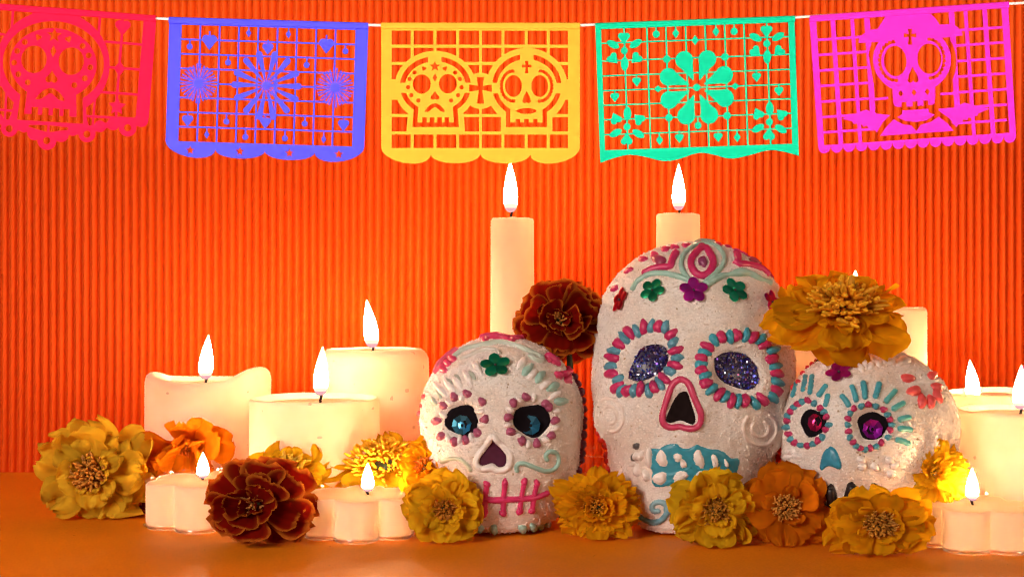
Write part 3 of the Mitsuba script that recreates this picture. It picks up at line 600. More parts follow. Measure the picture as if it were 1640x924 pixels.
# ------------------------------------------------------------------ papel picado bunting on a string
FD = .64                                     # distance of the bunting
class Cut:
    """Paper cutting in photograph pixels; coordinates are given in an enlarged view."""
    def __init__(s, ox, oy, z): s.c = crop(ox, oy, z); s.z = z; s.solid = []; s.hole = []
    def poly(s, *pts): return Polygon(s.c(*pts)).buffer(0)
    def spoly(s, *pts, n=2): return Polygon(smooth_poly(np.vstack([s.c(*pts), s.c(pts[0])]), n)).buffer(0)
    def line(s, w, *pts): return LineString(s.c(*pts)).buffer(w / 2 / s.z, cap_style=2)
    def ell(s, x, y, rx, ry=None, rot=0):
        q = s.c(x, y)[0]
        return aff.translate(aff.rotate(aff.scale(Point(0, 0).buffer(1, 20), rx / s.z, (ry or rx) / s.z), rot), *q)
    def star(s, x, y, r, rot=-90, k=.42, n=5):
        a = np.radians(rot + np.arange(2 * n) * 180 / n); rr = np.where(np.arange(2 * n) % 2 == 0, r, r * k)
        return s.poly(*np.stack([x + rr * np.cos(a), y + rr * np.sin(a)], 1))
    def heart(s, x, y, r, rot=0):
        h = U([s.ell(x - r * .45, y - r * .3, r * .55), s.ell(x + r * .45, y - r * .3, r * .55), s.poly((x - r * .97, y - r * .12), (x + r * .97, y - r * .12), (x, y + r * 1.15))])
        return aff.rotate(h, rot, origin=tuple(s.c(x, y)[0]))
    def diamond(s, x, y, w, h, rot=0): return aff.rotate(s.poly((x - w, y), (x, y - h), (x + w, y), (x, y + h)), rot, origin=tuple(s.c(x, y)[0]))
    def petal(s, cx, cy, ang, r0, r1, w0, w1):
        a = math.radians(ang); d = np.array([math.cos(a), math.sin(a)]); e = np.array([-d[1], d[0]]); c0 = np.array([cx, cy])
        tip = c0 + d * (r1 - w1)
        return U([s.poly(c0 + d * r0 + e * w0, tip + e * w1, tip - e * w1, c0 + d * r0 - e * w0), s.ell(*tip, w1)])
    def leaf(s, x, y, l, w, rot):
        t = np.linspace(0, np.pi, 9); up = np.stack([-l * np.cos(t), w * np.sin(t) ** 1.3], 1); lo = np.stack([l * np.cos(t), -w * np.sin(t) ** 1.3], 1)
        p = np.vstack([up, lo[1:-1]]); a = math.radians(rot)
        return s.poly(*(p @ np.array([[math.cos(a), math.sin(a)], [-math.sin(a), math.cos(a)]]) + [x, y]))
def xform(g, c0, scale, deg, to):
    """Moves a motif drawn about c0 to another place, size and turn."""
    return aff.translate(aff.rotate(aff.scale(g, scale, scale, origin=tuple(c0)), deg, origin=tuple(c0)), to[0] - c0[0], to[1] - c0[1])
TILT = [0, .002, -.003, .003, -.003, .003]
def paper(name, label, colour, geom, hem, seed):
    """geom: the sheet; hem: two px points of the fold over the string."""
    root = thing(name, label, 'paper flag')
    def extr(g, th, D):
        g = g.simplify(.12).buffer(0)
        ms = []
        for q in getattr(g, 'geoms', [g]):
            if q.area < 1.0: continue
            m = trimesh.creation.extrude_polygon(q, 1.0, engine='earcut')
            v = m.vertices
            w = P(v[:, 0], v[:, 1], D)
            w[:, 1] += th * v[:, 2] + TILT[seed] * (v[:, 0] - hem[0][0]) * D / F
            ms.append(TM(w, m.faces))
        return join(ms)
    put('sheet', extr(geom, .00035, FD), 'm_paper_' + colour, root, smooth=False)
    a, b = np.asarray(hem[0], float), np.asarray(hem[1], float)
    u = (b - a) / np.linalg.norm(b - a); nrm = np.array([-u[1], u[0]])
    q = np.linspace(0, 1, 40)
    mid = a + (b - a) * q[:, None] + nrm * 5.2
    w = P(mid[:, 0], mid[:, 1], FD); w[:, 1] += TILT[seed] * (mid[:, 0] - hem[0][0]) * FD / F - .0004
    th = np.linspace(0, 2 * np.pi, 12, endpoint=False); k = FD / F
    up = np.array([-nrm[0], 0, nrm[1]]) * -1
    ring = np.stack([5.2 * k * np.sign(np.sin(th)) * np.abs(np.sin(th)) ** .6, .0009 * np.cos(th)], 1)
    dn = np.array([nrm[0], 0, -nrm[1]])
    v = w[:, None] + ring[None, :, :1] * dn + ring[None, :, 1:] * np.array([0, 1., 0])
    put('folded_hem', TM(v.reshape(-1, 3), grid_faces(40, 12, True)), 'm_paper_' + colour, root, smooth=50)
    return root

# --- skull motifs of the yellow flag, used again on the red one
Y = Cut(600, 20, 3.553)
def motif_star(y, cont=False):
    """Holes of the skull with the star; cont: the outline gap runs on without breaks."""
    gap_o = U([y.ell(346, 420, 202, 168), y.poly((215, 653), (225, 520), (470, 520), (480, 653))])
    gap_i = U([y.ell(346, 422, 173, 142), y.poly((243, 627), (252, 500), (441, 500), (452, 627))])
    gap = gap_o.difference(gap_i)
    if not cont: gap = gap.difference(U([y.poly((304, 200), (380, 200), (380, 300), (304, 300)), y.poly((100, 402), (190, 402), (190, 459), (100, 459)), y.poly((500, 402), (600, 402), (600, 459), (500, 459))]))
    h = [gap, y.ell(268, 409, 51, 55), y.ell(417, 407, 51, 55), y.star(343, 308, 32), y.diamond(343, 372, 13, 24),
         U([y.poly((343, 449), (322, 478), (364, 478)), y.ell(332, 484, 13.5), y.ell(354, 484, 13.5)]),
         y.heart(280, 321, 13, 20), y.heart(400, 321, 13, -20),
         y.spoly((282, 566), (305, 535), (330, 520), (343, 518), (356, 520), (380, 535), (405, 566), (380, 567), (360, 550), (343, 536), (326, 550), (305, 567), n=1)]
    for x, yy in ((227, 343), (199, 380), (190, 427), (209, 472), (249, 502), (458, 344), (485, 380), (494, 427), (475, 472), (435, 502)): h.append(y.ell(x, yy, 12))
    for x0, x1 in ((271, 297), (314, 340), (356, 383), (398, 423)): h.append(y.poly((x0, 598), (x1, 598), (x1, 630), (x0, 630)))
    return U(h)
def ring_scallops(y, x, yy, rx, ry, side):
    """Scalloped outer ring of an eye, open towards the nose side."""
    out = []
    for a in np.radians(np.arange(-86, 100, 13.5)):
        out.append(y.ell(x + side * rx * math.cos(a), yy + ry * math.sin(a), 11.5))
    band = y.ell(x, yy, rx, ry).difference(y.ell(x, yy, rx - 9, ry - 9))
    half = y.poly((x - side * 6, yy - 2 * ry), (x + side * 3 * rx, yy - 2 * ry), (x + side * 3 * rx, yy + 2 * ry), (x - side * 6, yy + 2 * ry))
    return U(out + [band.intersection(half)]).difference(y.ell(x, yy, rx - 7, ry - 7))
def cross(y, x, yy, w, h, t):
    return U([y.poly((x - t * .75, yy - h), (x + t * .75, yy - h), (x + t * .45, yy), (x + t * .75, yy + h * 1.15), (x - t * .75, yy + h * 1.15), (x - t * .45, yy)), y.poly((x - w, yy - t * .7 - h * .12), (x, yy - t * .4 - h * .12), (x + w, yy - t * .7 - h * .12), (x + w, yy + t * .7 - h * .12), (x, yy + t * .4 - h * .12), (x - w, yy + t * .7 - h * .12))])
def motif_cross(y):
    gap_o = U([y.ell(866, 420, 197, 182), y.poly((748, 653), (748, 530), (980, 530), (980, 653))])
    gap_i = U([y.ell(866, 422, 170, 155), y.poly((771, 627), (771, 500), (956, 500), (956, 627))])
    gap = gap_o.difference(gap_i).difference(U([y.poly((827, 200), (904, 200), (904, 300), (827, 300)), y.poly((600, 402), (710, 402), (710, 462), (600, 462)), y.poly((1020, 402), (1100, 402), (1100, 462), (1020, 462))]))
    h = [gap, y.ell(790, 420, 48, 62), y.ell(939, 420, 48, 62), ring_scallops(y, 790, 420, 68, 84, -1), ring_scallops(y, 939, 420, 68, 84, 1), cross(y, 865, 310, 27, 32, 13),
         U([y.spoly((865, 448), (842, 490), (850, 500), (880, 500), (888, 490), n=1), y.ell(854, 504, 13), y.ell(876, 504, 13)]), y.spoly((800, 562), (835, 547), (865, 545), (895, 547), (930, 562), (895, 577), (865, 578), (835, 577), n=1)]
    for x0, x1 in ((803, 828), (850, 877), (903, 927)): h.append(y.poly((x0, 608), (x1, 608), (x1, 630), (x0, 630)))
    return U(h)
def scallop(y, cusps, drop, n=12):
    """Points along rounded lobes that hang between the cusps (left to right)."""
    out = []
    for (x0, y0), (x1, y1), d in zip(cusps[:-1], cusps[1:], drop):
        t = np.linspace(0, np.pi, n)
        out += [(x0 + (x1 - x0) * (1 - math.cos(q)) / 2, y0 + (y1 - y0) * (1 - math.cos(q)) / 2 + d * math.sin(q)) for q in t]
    return out
outer = Y.poly((37, 60), (1168, 60), (1168, 770), *scallop(Y, [(37, 770), (320, 808), (602, 806), (885, 808), (1168, 770)], (70, 53, 53, 70))[::-1])
win = Y.poly((97, 105), (1100, 105), (1100, 772), (97, 772))
gr = [Y.line(17, (x, 90), (x, 790)) for x in (214, 343, 472, 602, 730, 863, 988)] + [Y.line(18, (80, q), (1110, q)) for q in (194, 292, 588, 687)]
body = U([Y.ell(345, 425, 232, 205), Y.poly((192, 560), (180, 680), (515, 680), (505, 560)), Y.ell(866, 425, 232, 222), Y.poly((718, 550), (718, 680), (1012, 680), (1012, 550)), Y.ell(603, 447, 103), Y.poly((97, 381), (160, 381), (160, 498), (97, 498)), Y.poly((1040, 381), (1100, 381), (1100, 498), (1040, 498))])
mid_cross = U([Y.poly((582, 370), (623, 370), (613, 445), (623, 520), (582, 520), (592, 445)), Y.poly((538, 411), (603, 421), (667, 411), (667, 453), (603, 440), (538, 453))])
geom = U([outer.difference(win), U(gr).intersection(win), body.intersection(win)]).difference(U([motif_star(Y), motif_cross(Y), mid_cross]))
paper('paper_flag', 'yellow cut paper flag with two skulls and a cross between them, middle of the string', 'yellow', geom, Y.c((37, 60), (1168, 60)), 1)

# --- red flag, cut off by the left edge of the photograph
Rd = Cut(0, 0, 3.422)
ax0, ax1 = np.array([312, 46.]), np.array([258, 800.])
vdir = (ax1 - ax0) / np.linalg.norm(ax1 - ax0); udir = np.array([vdir[1], -vdir[0]])
def both(g):
    """g and its mirror image about the middle line of the red flag."""
    o = Rd.c(ax0)[0]; a, b = vdir
    m = [a * a - b * b, 2 * a * b, 2 * a * b, b * b - a * a]
    off = o - np.array([m[0] * o[0] + m[1] * o[1], m[2] * o[0] + m[3] * o[1]])
    return U([g, aff.affine_transform(g, [*m, *off])])
half = U([Rd.poly((300, 43), (858, 88), (840, 330), (815, 650), (800, 680), (770, 694), (740, 690), (745, 640), (788, 114), (300, 80)),
          Rd.poly((178, 66), (437, 88), (437, 120), (178, 120)),
          Rd.ell(290, 352, 311, 290), Rd.poly((440, 540), (300, 500), (255, 690), (480, 695), (468, 548)),
          Rd.line(13, (549, 90), (541, 190)), Rd.line(11, (524, 505), (508, 690)), Rd.line(13, (672, 100), (668, 200), (657, 330), (652, 400), (640, 545), (636, 660)),
          Rd.line(13, (575, 230), (785, 247)), Rd.line(13, (590, 370), (775, 384)), Rd.line(13, (535, 505), (765, 521)), Rd.line(13, (462, 637), (755, 654)),
          Rd.heart(673, 150, 42, 4), Rd.diamond(656, 378, 30, 42, 4), Rd.ell(656, 378, 24), Rd.star(642, 585, 50, -86, .5),
          Rd.poly((255, 640), (480, 664), (486, 692), (640, 664), (630, 690), (500, 730), (380, 712), (255, 735)),
          Rd.ell(335, 738, 42), Rd.ell(398, 714, 32), Rd.ell(548, 694, 32), Rd.ell(620, 682, 34), Rd.poly((628, 640), (755, 652), (752, 690), (628, 690)), Rd.ell(775, 660, 38), Rd.poly((375, 690), (500, 690), (500, 720), (430, 740), (375, 740)), Rd.poly((255, 720), (345, 735), (345, 770), (255, 770))])
geom = both(half)
geom = U([geom, Rd.ell(257, 771, 52), both(Rd.ell(477, 735, 46)), both(Rd.ell(700, 702, 48))])
c0 = Y.c(343, 410)[0]
geom = geom.difference(xform(motif_star(Y, True), c0, 1.375 * 3.553 / 3.422 , 3.6, Rd.c(289, 335)[0]))
geom = geom.difference(U([Rd.ell(256, 772, 20), both(Rd.ell(477, 737, 20)), both(Rd.ell(700, 702, 20)), both(Rd.poly((272, 688), (372, 700), (376, 712), (270, 726)))]))
paper('paper_flag', 'red cut paper flag with one large skull, leftmost on the string', 'red', geom, Rd.c(2 * ax0 - np.array([858, 88]) + np.array([0, 0.]), (858, 88)), 2)

# --- blue flag
B = Cut(250, 0, 3.3)
TL, TR, BR, BL = map(np.array, ((135., 132.), (1053., 160.), (1035., 775.), (117., 747.)))
def bl(s_, t_): return (TL * (1 - s_) + TR * s_) * (1 - t_) + (BL * (1 - s_) + BR * s_) * t_
outer = B.poly((70, 92), (1122, 122), (1100, 780), *scallop(B, [(50, 748), (312, 792), (574, 800), (837, 808), (1100, 778)], (62, 43, 43, 62))[::-1])
win = B.poly(TL, TR, BR, BL)
gr = [B.line(9, bl(k / 9 - .003, -.02), bl(k / 9 - .003, 1.02)) for k in range(1, 9)] + [B.line(9, bl(-.02, k / 8), bl(1.02, k / 8)) for k in range(1, 8)]
big = [B.petal(583, 453, q, 40, 186, 5, 17) for q in (1.6, 181.6, 25, -22, 157, 203, 51, -49, 129, 231, 78, -75, 103, 257)]
spk = [B.petal(583, 453, q, 10, 62, 3.5, 2.5) for q in np.arange(14, 374, 24)]
orn = [*big, *spk, B.ell(583, 453, 17)]
for cx, cy in ((223, 442), (945, 465)):
    orn.append(B.ell(cx, cy, 25))
    for q in np.arange(1.6, 361, 22.5):
        for dq in (-5.5, 5.5): orn.append(B.petal(cx, cy, q + dq * .9, 18, 106 if abs((q + 45) % 90 - 45) < 20 else 98, 1.5, 4.2))
        orn.append(B.petal(cx, cy, q, 15, 60, 3, 2.5))
for x, y, r in ((282, 220, 40), (900, 240, 40), (590, 256, 30), (577, 648, 30), (166, 636, 30), (990, 660, 30)): orn += [B.heart(x, y, r, 2)] + [B.line(8, (x + 1, y - r - 14), (x, y - r * .3))]
for x, y in ((177, 248), (380, 332), (795, 345), (1000, 272), (371, 644), (785, 655), (471, 725), (680, 732)): orn += [B.ell(x, y, 16), B.line(8, (x + 1, y - 40), (x, y))]
for x, y in ((489, 176), (699, 182), (267, 712), (885, 736)): orn += [B.diamond(x, y, 14, 23, 2), B.line(6, (x + 1, y - 36), (x, y))]
clear = U([B.ell(223, 442, 100, 80), B.ell(945, 465, 100, 80)])
geom = U([outer.difference(win), U(gr).difference(clear).intersection(win), U(orn).intersection(win)]).difference(U([B.star(*q, 25, -88) for q in ((180, 795), (442, 801), (704, 810), (965, 816))]))
paper('paper_flag', 'blue cut paper flag with a burst flower, hearts and drops, second from the left', 'blue', geom, B.c((70, 92), (1122, 122)), 3)

# --- green flag
Gn = Cut(940, 10, 3.423)
TL, TR, BR, BL = map(np.array, ((78., 127.), (1103., 90.), (1125., 755.), (100., 790.)))
edge = smooth_poly(np.array([(73, 860), (150, 832), (235, 812), (330, 828), (420, 855), (510, 840), (610, 800), (700, 815), (785, 842), (890, 820), (1000, 786), (1090, 800), (1162, 822)], float), 2)
outer = Gn.poly((45, 95), (1137, 55), (1162, 822), *edge[::-1], (73, 860))
win = Gn.poly(TL, TR, BR, BL)
gr = [Gn.line(9, bl(q, -.02), bl(q, 1.02)) for q in (.122, .244, .346, .451, .555, .66, .763, .885)] + [Gn.line(8, bl(-.02, q), bl(1.02, q)) for q in (.118, .265, .388, .51, .63, .75, .873)]
orn = [Gn.petal(602, 447, q - 2, 44, 214, 3, 49) for q in np.arange(22.5, 360, 45)] + [Gn.ell(602, 447, 20)]
for cx, cy, s_ in ((205, 245, 1), (986, 207, 1), (220, 662, -1), (1000, 636, -1)):
    orn += [Gn.ell(cx, cy, 20), aff.rotate(Gn.heart(cx - 2, cy - 70 * s_, 33), 0 if s_ > 0 else 180, origin=tuple(Gn.c(cx - 2, cy - 70 * s_)[0])), Gn.leaf(cx + 2, cy + 72 * s_, 40, 22, 90),
            Gn.leaf(cx - 62, cy - 34 * s_, 38, 20, 28 * s_), Gn.leaf(cx + 62, cy - 38 * s_, 38, 20, -32 * s_), Gn.heart(cx - 62, cy + 44 * s_, 32, (35 if s_ > 0 else 150) - 80 * s_ + (0 if s_ > 0 else -75)), Gn.heart(cx + 66, cy + 42 * s_, 32, (-35 + 80) if s_ > 0 else 135)]
for x, y in ((273, 418), (153, 503), (930, 393), (1052, 470), (507, 727), (719, 722)): orn += [Gn.heart(x, y - 4, 25, -2), Gn.line(8, (x - 1, y - 44), (x, y))]
for x, y in ((487, 150), (707, 142), (593, 188), (398, 735), (824, 719), (390, 455), (813, 440)): orn += [Gn.diamond(x, y, 20 if y < 400 or y > 500 else 24, 28 if y < 400 or y > 500 else 20, -2)] + ([Gn.line(7, (x - 1, y - 44), (x, y))] if y < 160 or y > 500 else [])
for x, y in ((380, 155), (807, 140), (609, 655)): orn += [Gn.ell(x, y, 20), Gn.line(8, (x - 1, y - 46), (x, y))]
for x, y in ((438, 292), (757, 280), (450, 612), (768, 602)): orn += [Gn.ell(x, y, 21)]
geom = U([outer.difference(win), U(gr).intersection(win), U(orn).intersection(win)])
paper('paper_flag', 'green cut paper flag with an eight petalled flower and wavy bottom edge', 'green', geom, Gn.c((45, 95), (1137, 55)), 4)

# --- pink flag
K = Cut(1280, 0, 3.422)
TL, TR, BR, BL = map(np.array, ((93., 115.), (1110., 45.), (1155., 728.), (137., 797.)))
cus = [(105 + (1190 - 105) * k / 16, 806 + (744 - 806) * k / 16) for k in range(17)]
outer = K.poly((55, 88), (1145, 10), (1190, 744), *scallop(K, cus, [38] * 16, 8)[::-1])
win = K.poly(TL, TR, BR, BL)
gr = []
for x0, y0, x1, y1, w in ((184, 105, 229, 795, 25), (290, 100, 336, 790, 20), (371, 90, 405, 640, 30), (835, 60, 868, 600, 30), (912, 55, 961, 760, 20), (1017, 48, 1065, 735, 25)): gr.append(K.line(w, (x0, y0), (x1, y1)))
for yl in (222, 305, 391, 476, 562, 647, 731): gr.append(K.line(14, (80, yl), (1140, yl - 73)))
face = U([K.ell(619, 328, 214, 186), K.spoly((510, 440), (516, 560), (522, 582), (540, 588), (640, 583), (730, 577), (746, 566), (746, 430), n=1)])
void = U([K.ell(620, 340, 243, 235).intersection(K.poly((370, 240), (880, 200), (870, 430), (410, 470))), K.poly((420, 466), (513, 470), (520, 590), (560, 600), (540, 640), (440, 745), (425, 725), (499, 635), (415, 617), (420, 556), (488, 545), (486, 530), (414, 540)), K.poly((826, 437), (745, 470), (748, 580), (712, 600), (745, 632), (850, 718), (862, 698), (785, 622), (815, 610), (765, 610), (765, 598), (852, 590), (848, 520), (775, 524), (773, 510), (842, 506)),
          K.poly((430, 500), (520, 500), (520, 600), (712, 598), (750, 520), (800, 540), (790, 640), (848, 720), (444, 745), (420, 640))])
wings = U([K.poly((232, 652), (365, 602), (425, 624), (500, 632), (460, 670), (425, 727), (410, 708), (380, 705), (372, 690), (352, 697), (346, 684), (326, 690), (320, 678), (298, 680), (292, 666)),
           K.poly((1045, 597), (905, 564), (855, 588), (765, 606), (785, 622), (825, 650), (862, 699), (876, 680), (895, 668), (902, 655), (922, 660), (928, 645), (948, 650), (955, 637), (975, 638), (985, 622))])
hat = U([K.spoly((445, 165), (470, 115), (520, 75), (600, 50), (690, 58), (740, 90), (770, 140), n=2), K.poly((430, 160), (480, 82), (495, 85), (710, 72), (760, 120), (775, 150)), K.spoly((326, 238), (330, 205), (380, 165), (450, 158), (768, 137), (835, 133), (872, 150), (896, 182), (895, 200), (640, 217), n=1)])
neck = U([K.poly((565, 607), (708, 597), (714, 618), (745, 630), (700, 660), (640, 669), (585, 665), (537, 643), (565, 628))])
chest = K.poly((518, 655), (480, 695), (443, 746), (848, 718), (812, 675), (765, 640), (720, 670), (640, 692), (570, 682)).difference(K.heart(641, 684, 32, -3))
holes = U([K.ell(527, 336, 62, 83, -3), K.ell(714, 323, 66, 83, -3), aff.rotate(ring_scallops(K, 527, 336, 84, 105, -1), -3, origin=tuple(K.c(527, 336)[0])), aff.rotate(ring_scallops(K, 714, 323, 80, 105, 1), -3, origin=tuple(K.c(714, 323)[0])),
           cross(K, 608, 200, 34, 40, 16), K.spoly((621, 368), (595, 425), (605, 450), (625, 440), (645, 450), (656, 425), n=1), K.ell(609, 440, 15), K.ell(640, 438, 15)] +
          [K.diamond(x, y, 14, 19, -3) for x, y in ((557, 514), (630, 508), (703, 503))] + [K.poly((x, y), (x + 27, y - 2), (x + 28, y + 32), (x + 1, y + 34)) for x, y in ((561, 562), (622, 558), (681, 553))])
stubs = U([K.line(14, (400, 548), (488, 538)), K.line(14, (775, 517), (860, 512)), K.line(14, (766, 604), (830, 598))])
geom = U([outer.difference(win), U(gr).intersection(win).difference(void), U([wings, hat, face, neck, chest, stubs]).intersection(U([win, outer]))]).difference(holes)
paper('paper_flag', 'pink cut paper flag with a skull in a hat between two birds', 'pink', geom, K.c((55, 88), (1145, 10)), 5)

st = thing('string', 'white cotton string that carries the five paper flags', 'string')
pts = np.array([(-150, 0), (-60, 6), (0, 11), (130, 21), (250, 30), (271, 31), (430, 37), (590, 40.5), (612, 41), (770, 41.5), (929, 41), (953, 40), (1110, 35), (1272, 28.5), (1297, 27), (1455, 17), (1614, 6.5), (1640, 5), (1720, 0)], float)
q = resample(pts, 12)
w = P(q[:, 0], q[:, 1], FD)
put('cord', tube(w, .00068, 8), 'm_cotton', st)

# ------------------------------------------------------------------ marigolds
def petal_mesh(L, W, g, bend, elev, ruffle, cup=.15, claw=.22, nu=10, nv=11, notch=0.0, tipw=.60):
    """One petal in its own frame: x outward, y sideways, z towards the flower's axis; claw = relative width of the foot."""
    s = np.linspace(0, 1, nu)[:, None]; w = np.linspace(-1, 1, nv)[None]
    wid = W * (claw + (1 - claw) * np.clip(s / tipw, 0, 1) ** .9) * np.where(s > tipw, np.sqrt(np.clip(1 - ((s - tipw) / (1.0 - tipw + .035)) ** 2.6, 0, 1)), 1)
    ang = elev + bend * s
    ds = L / (nu - 1)
    x = np.cumsum(np.cos(ang) * ds, 0) - np.cos(ang[:1]) * ds; z = np.cumsum(np.sin(ang) * ds, 0) - np.sin(ang[:1]) * ds
    ph, k = g.uniform(0, 6.28, 3), g.uniform(1.2, 2.6)
    up = ruffle * L * (s ** 1.4) * (np.sin(w * math.pi * k + ph[0]) * .55 + .45 * np.sin(w * math.pi * k * 2.1 + ph[1] + 2 * s)) + cup * W * (w ** 2) * np.sin(np.clip(s, 0, 1) * math.pi * .8)
    up = up + ruffle * L * .35 * np.sin(s * 7 + ph[2])
    tip = 1 - notch * np.exp(-(w / .28) ** 2) * s ** 4 + .028 * np.sin(w * 7 + ph[0]) * s ** 4 + .02 * np.sin(w * 15 + ph[1]) * s ** 6
    X = x * tip - up * np.sin(ang); Y = wid * w; Z = z + up * np.cos(ang)
    v = np.stack([np.broadcast_to(X, up.shape), np.broadcast_to(Y, up.shape), np.broadcast_to(Z, up.shape)], -1)
    S_, W_ = np.broadcast_to(s, up.shape), np.broadcast_to(w, up.shape)
    return v.reshape(-1, 3), grid_faces(nu, nv), S_.ravel(), W_.ravel()
def frame(n, spin=0.0):
    n = np.asarray(n, float); n /= np.linalg.norm(n)
    a = np.cross([0, 0, 1.], n); a = np.array([1., 0, 0]) if np.linalg.norm(a) < .1 else a / np.linalg.norm(a)
    b = np.cross(n, a); c, s = math.cos(spin), math.sin(spin)
    return np.stack([a * c + b * s, -a * s + b * c, n], 1)
PAL = {'yellow': ((.76, .36, .006), (.92, .60, .02), (.50, .17, .006)), 'olive': ((.66, .34, .012), (.90, .60, .04), (.40, .16, .01)), 'gold': ((.78, .29, .004), (.92, .48, .010), (.55, .15, .005)),
       'orange': ((.62, .13, .004), (.80, .24, .008), (.42, .08, .004)), 'red': ((.15, .004, .002), (.21, .007, .003), (.58, .17, .02))}
def marigold(label, bbox, D, facing, pal, layers, centre=(.2, 60, .16), seed=0, spin=0.0, stem=None, floret=None, group=None, conform=True, dome=.5):
    """bbox = (x0, y0, x1, y1) in pixels that the flower fills; layers: (count, length, width, elevation, bend, ruffle, start radius, height) relative to the flower's radius."""
    g = np.random.default_rng(seed)
    root = thing('marigold', label, 'flower', group)
    base, tip, edge = map(np.array, PAL[pal])
    Fr = frame(facing, spin)
    x0, y0, x1, y1 = bbox
    R = max(x1 - x0, y1 - y0) / 2 * D / F
    items = []
    for li, (cnt, L, W, el, bd, rf, r0, hz) in enumerate(layers):
        off = g.uniform(0, 6.28)
        for i in range(cnt):
            az = off + (i + g.uniform(-.28, .28)) * 2 * math.pi / cnt
            v, f, s, w = petal_mesh(L * R * g.uniform(.84, 1.10), W * R * g.uniform(.82, 1.18), g, math.radians(bd + g.uniform(-22, 22)), math.radians(el + g.uniform(-10, 10)), rf * g.uniform(.6, 1.4), cup=g.uniform(-.12, .3), notch=g.uniform(0, .16) if pal != 'red' else g.uniform(0, .09), tipw=.60 if pal != 'red' else .70)
            tw = g.uniform(-.35, .35)
            v[:, 1:] = v[:, 1:] @ np.array([[math.cos(tw), math.sin(tw)], [-math.sin(tw), math.cos(tw)]])
            v = v + [r0 * R, 0, hz * R + .02 * R * g.normal()]
            c, sn = math.cos(az), math.sin(az)
            v = v @ np.array([[c, sn, 0], [-sn, c, 0], [0, 0, 1]])
            st = meshkit.noise(np.stack([w * 7 + i * 3.1, s * 1.6 + li, s * 0 + seed], 1))
            blot = meshkit.fbm(np.stack([w * 2 + i * 5, s * 3, s * 0 + li + seed * 3.], 1), 3)
            if pal == 'red':
                e = np.clip(np.maximum(np.abs(w) ** 9 * np.clip(s * 3 - .6, 0, 1), np.clip((s - .88) / .12, 0, 1) ** 1.5) * 1.0 - .12 * st, 0, 1)[:, None]
                col = base + (tip - base) * s[:, None]; col = col * (.75 + .5 * st[:, None]); col = col + (edge - col) * e
            else:
                q = np.clip(s * .9 + .25 * (st - .5), 0, 1)[:, None]
                col = base + (tip - base) * q; col = col * (.74 + .40 * blot[:, None]) * (.88 + .22 * meshkit.noise(np.stack([w * 22 + i * 3., s * 1.2, s * 0 + li], 1)))[:, None]
                col = col + (edge - col) * (.55 * np.clip((blot - .60) * 5, 0, 1))[:, None]
                if g.uniform() < .3: col = col + (edge * .8 - col) * (np.clip(s - .93, 0, .07) / .07 * .6)[:, None]
            items.append(('petal', v, f, np.clip(col * g.uniform(.78, 1.12), 0, .92)))
    cr, cn, cl = centre
    fc = np.array(floret if floret is not None else edge)
    V, Fc, C, o = [], [], [], 0
    for i in range(cn):
        q = math.sqrt((i + .5) / cn); a = i * 2.39996 + g.uniform(-.2, .2)
        p0 = np.array([q * cr * math.cos(a), q * cr * math.sin(a), .10 + dome * cr * (1 - q * q)]) * R
        d = np.array([q * math.cos(a) * .9, q * math.sin(a) * .9, 1.0]) + g.normal(0, .28, 3); d /= np.linalg.norm(d)
        l = cl * R * g.uniform(.6, 1.25); bend = g.normal(0, .45, 3)
        pts = np.array([p0 + d * l * t + bend * l * t * t * .5 for t in (0, .35, .7, 1.0)])
        m = tube(pts, np.array([.6, 1.0, 1.25, .75]) * cl * R * .155, 5)
        V.append(m.vertices); Fc.append(m.faces + o); o += len(m.vertices)
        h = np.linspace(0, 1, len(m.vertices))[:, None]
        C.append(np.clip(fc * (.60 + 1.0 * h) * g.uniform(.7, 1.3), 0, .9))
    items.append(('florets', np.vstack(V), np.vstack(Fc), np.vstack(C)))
    cal = lathe(np.array([(.01, -.42), (.07, -.40), (.12, -.28), (.17, -.10), (.15, .03), (.01, .06)]) * R, 16)
    items.append(('calyx', cal.vertices, cal.faces, None))
    allv = np.vstack([it[1] for it in items]) @ Fr.T
    ctr = P((x0 + x1) / 2, (y0 + y1) / 2, D)
    if conform:                                                     # real width and height of this flower
        vis = np.vstack([it[1] for it in items if it[0] != 'calyx']) @ Fr.T
        lo, hi = np.percentile(vis, .2, axis=0), np.percentile(vis, 99.8, axis=0)
        k = np.array([(x1 - x0) * D / F / (hi[0] - lo[0]), 1.0, (y1 - y0) * D / F / (hi[2] - lo[2])]); k[1] = math.sqrt(k[0] * k[2])
        sh = ctr - (lo + hi) / 2 * k; sh[1] = D
    else: k, sh = np.ones(3), ctr
    for nm, v, f, c in items:
        w = (v @ Fr.T) * k + sh
        w[:, 2] = np.maximum(w[:, 2], .0006 + .0006 * meshkit.noise(w * 300))
        if nm == 'calyx': put('calyx', TM(w, f), 'm_stem', root)
        else:
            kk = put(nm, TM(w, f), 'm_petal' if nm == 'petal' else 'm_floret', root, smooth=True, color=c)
            if nm == 'florets': labels[kk] = {'kind': 'stuff'}
    if stem is not None:
        q = resample(smooth_poly(stem[0], 2), 6); dd = np.interp(np.linspace(0, 1, len(q)), [0, 1], stem[1])
        w = P(q[:, 0], q[:, 1], dd); w[:, 2] = np.maximum(w[:, 2], .002)
        put('stem', tube(w, np.linspace(.0016, .0024, len(w)), 8), 'm_stem', root)
    return root
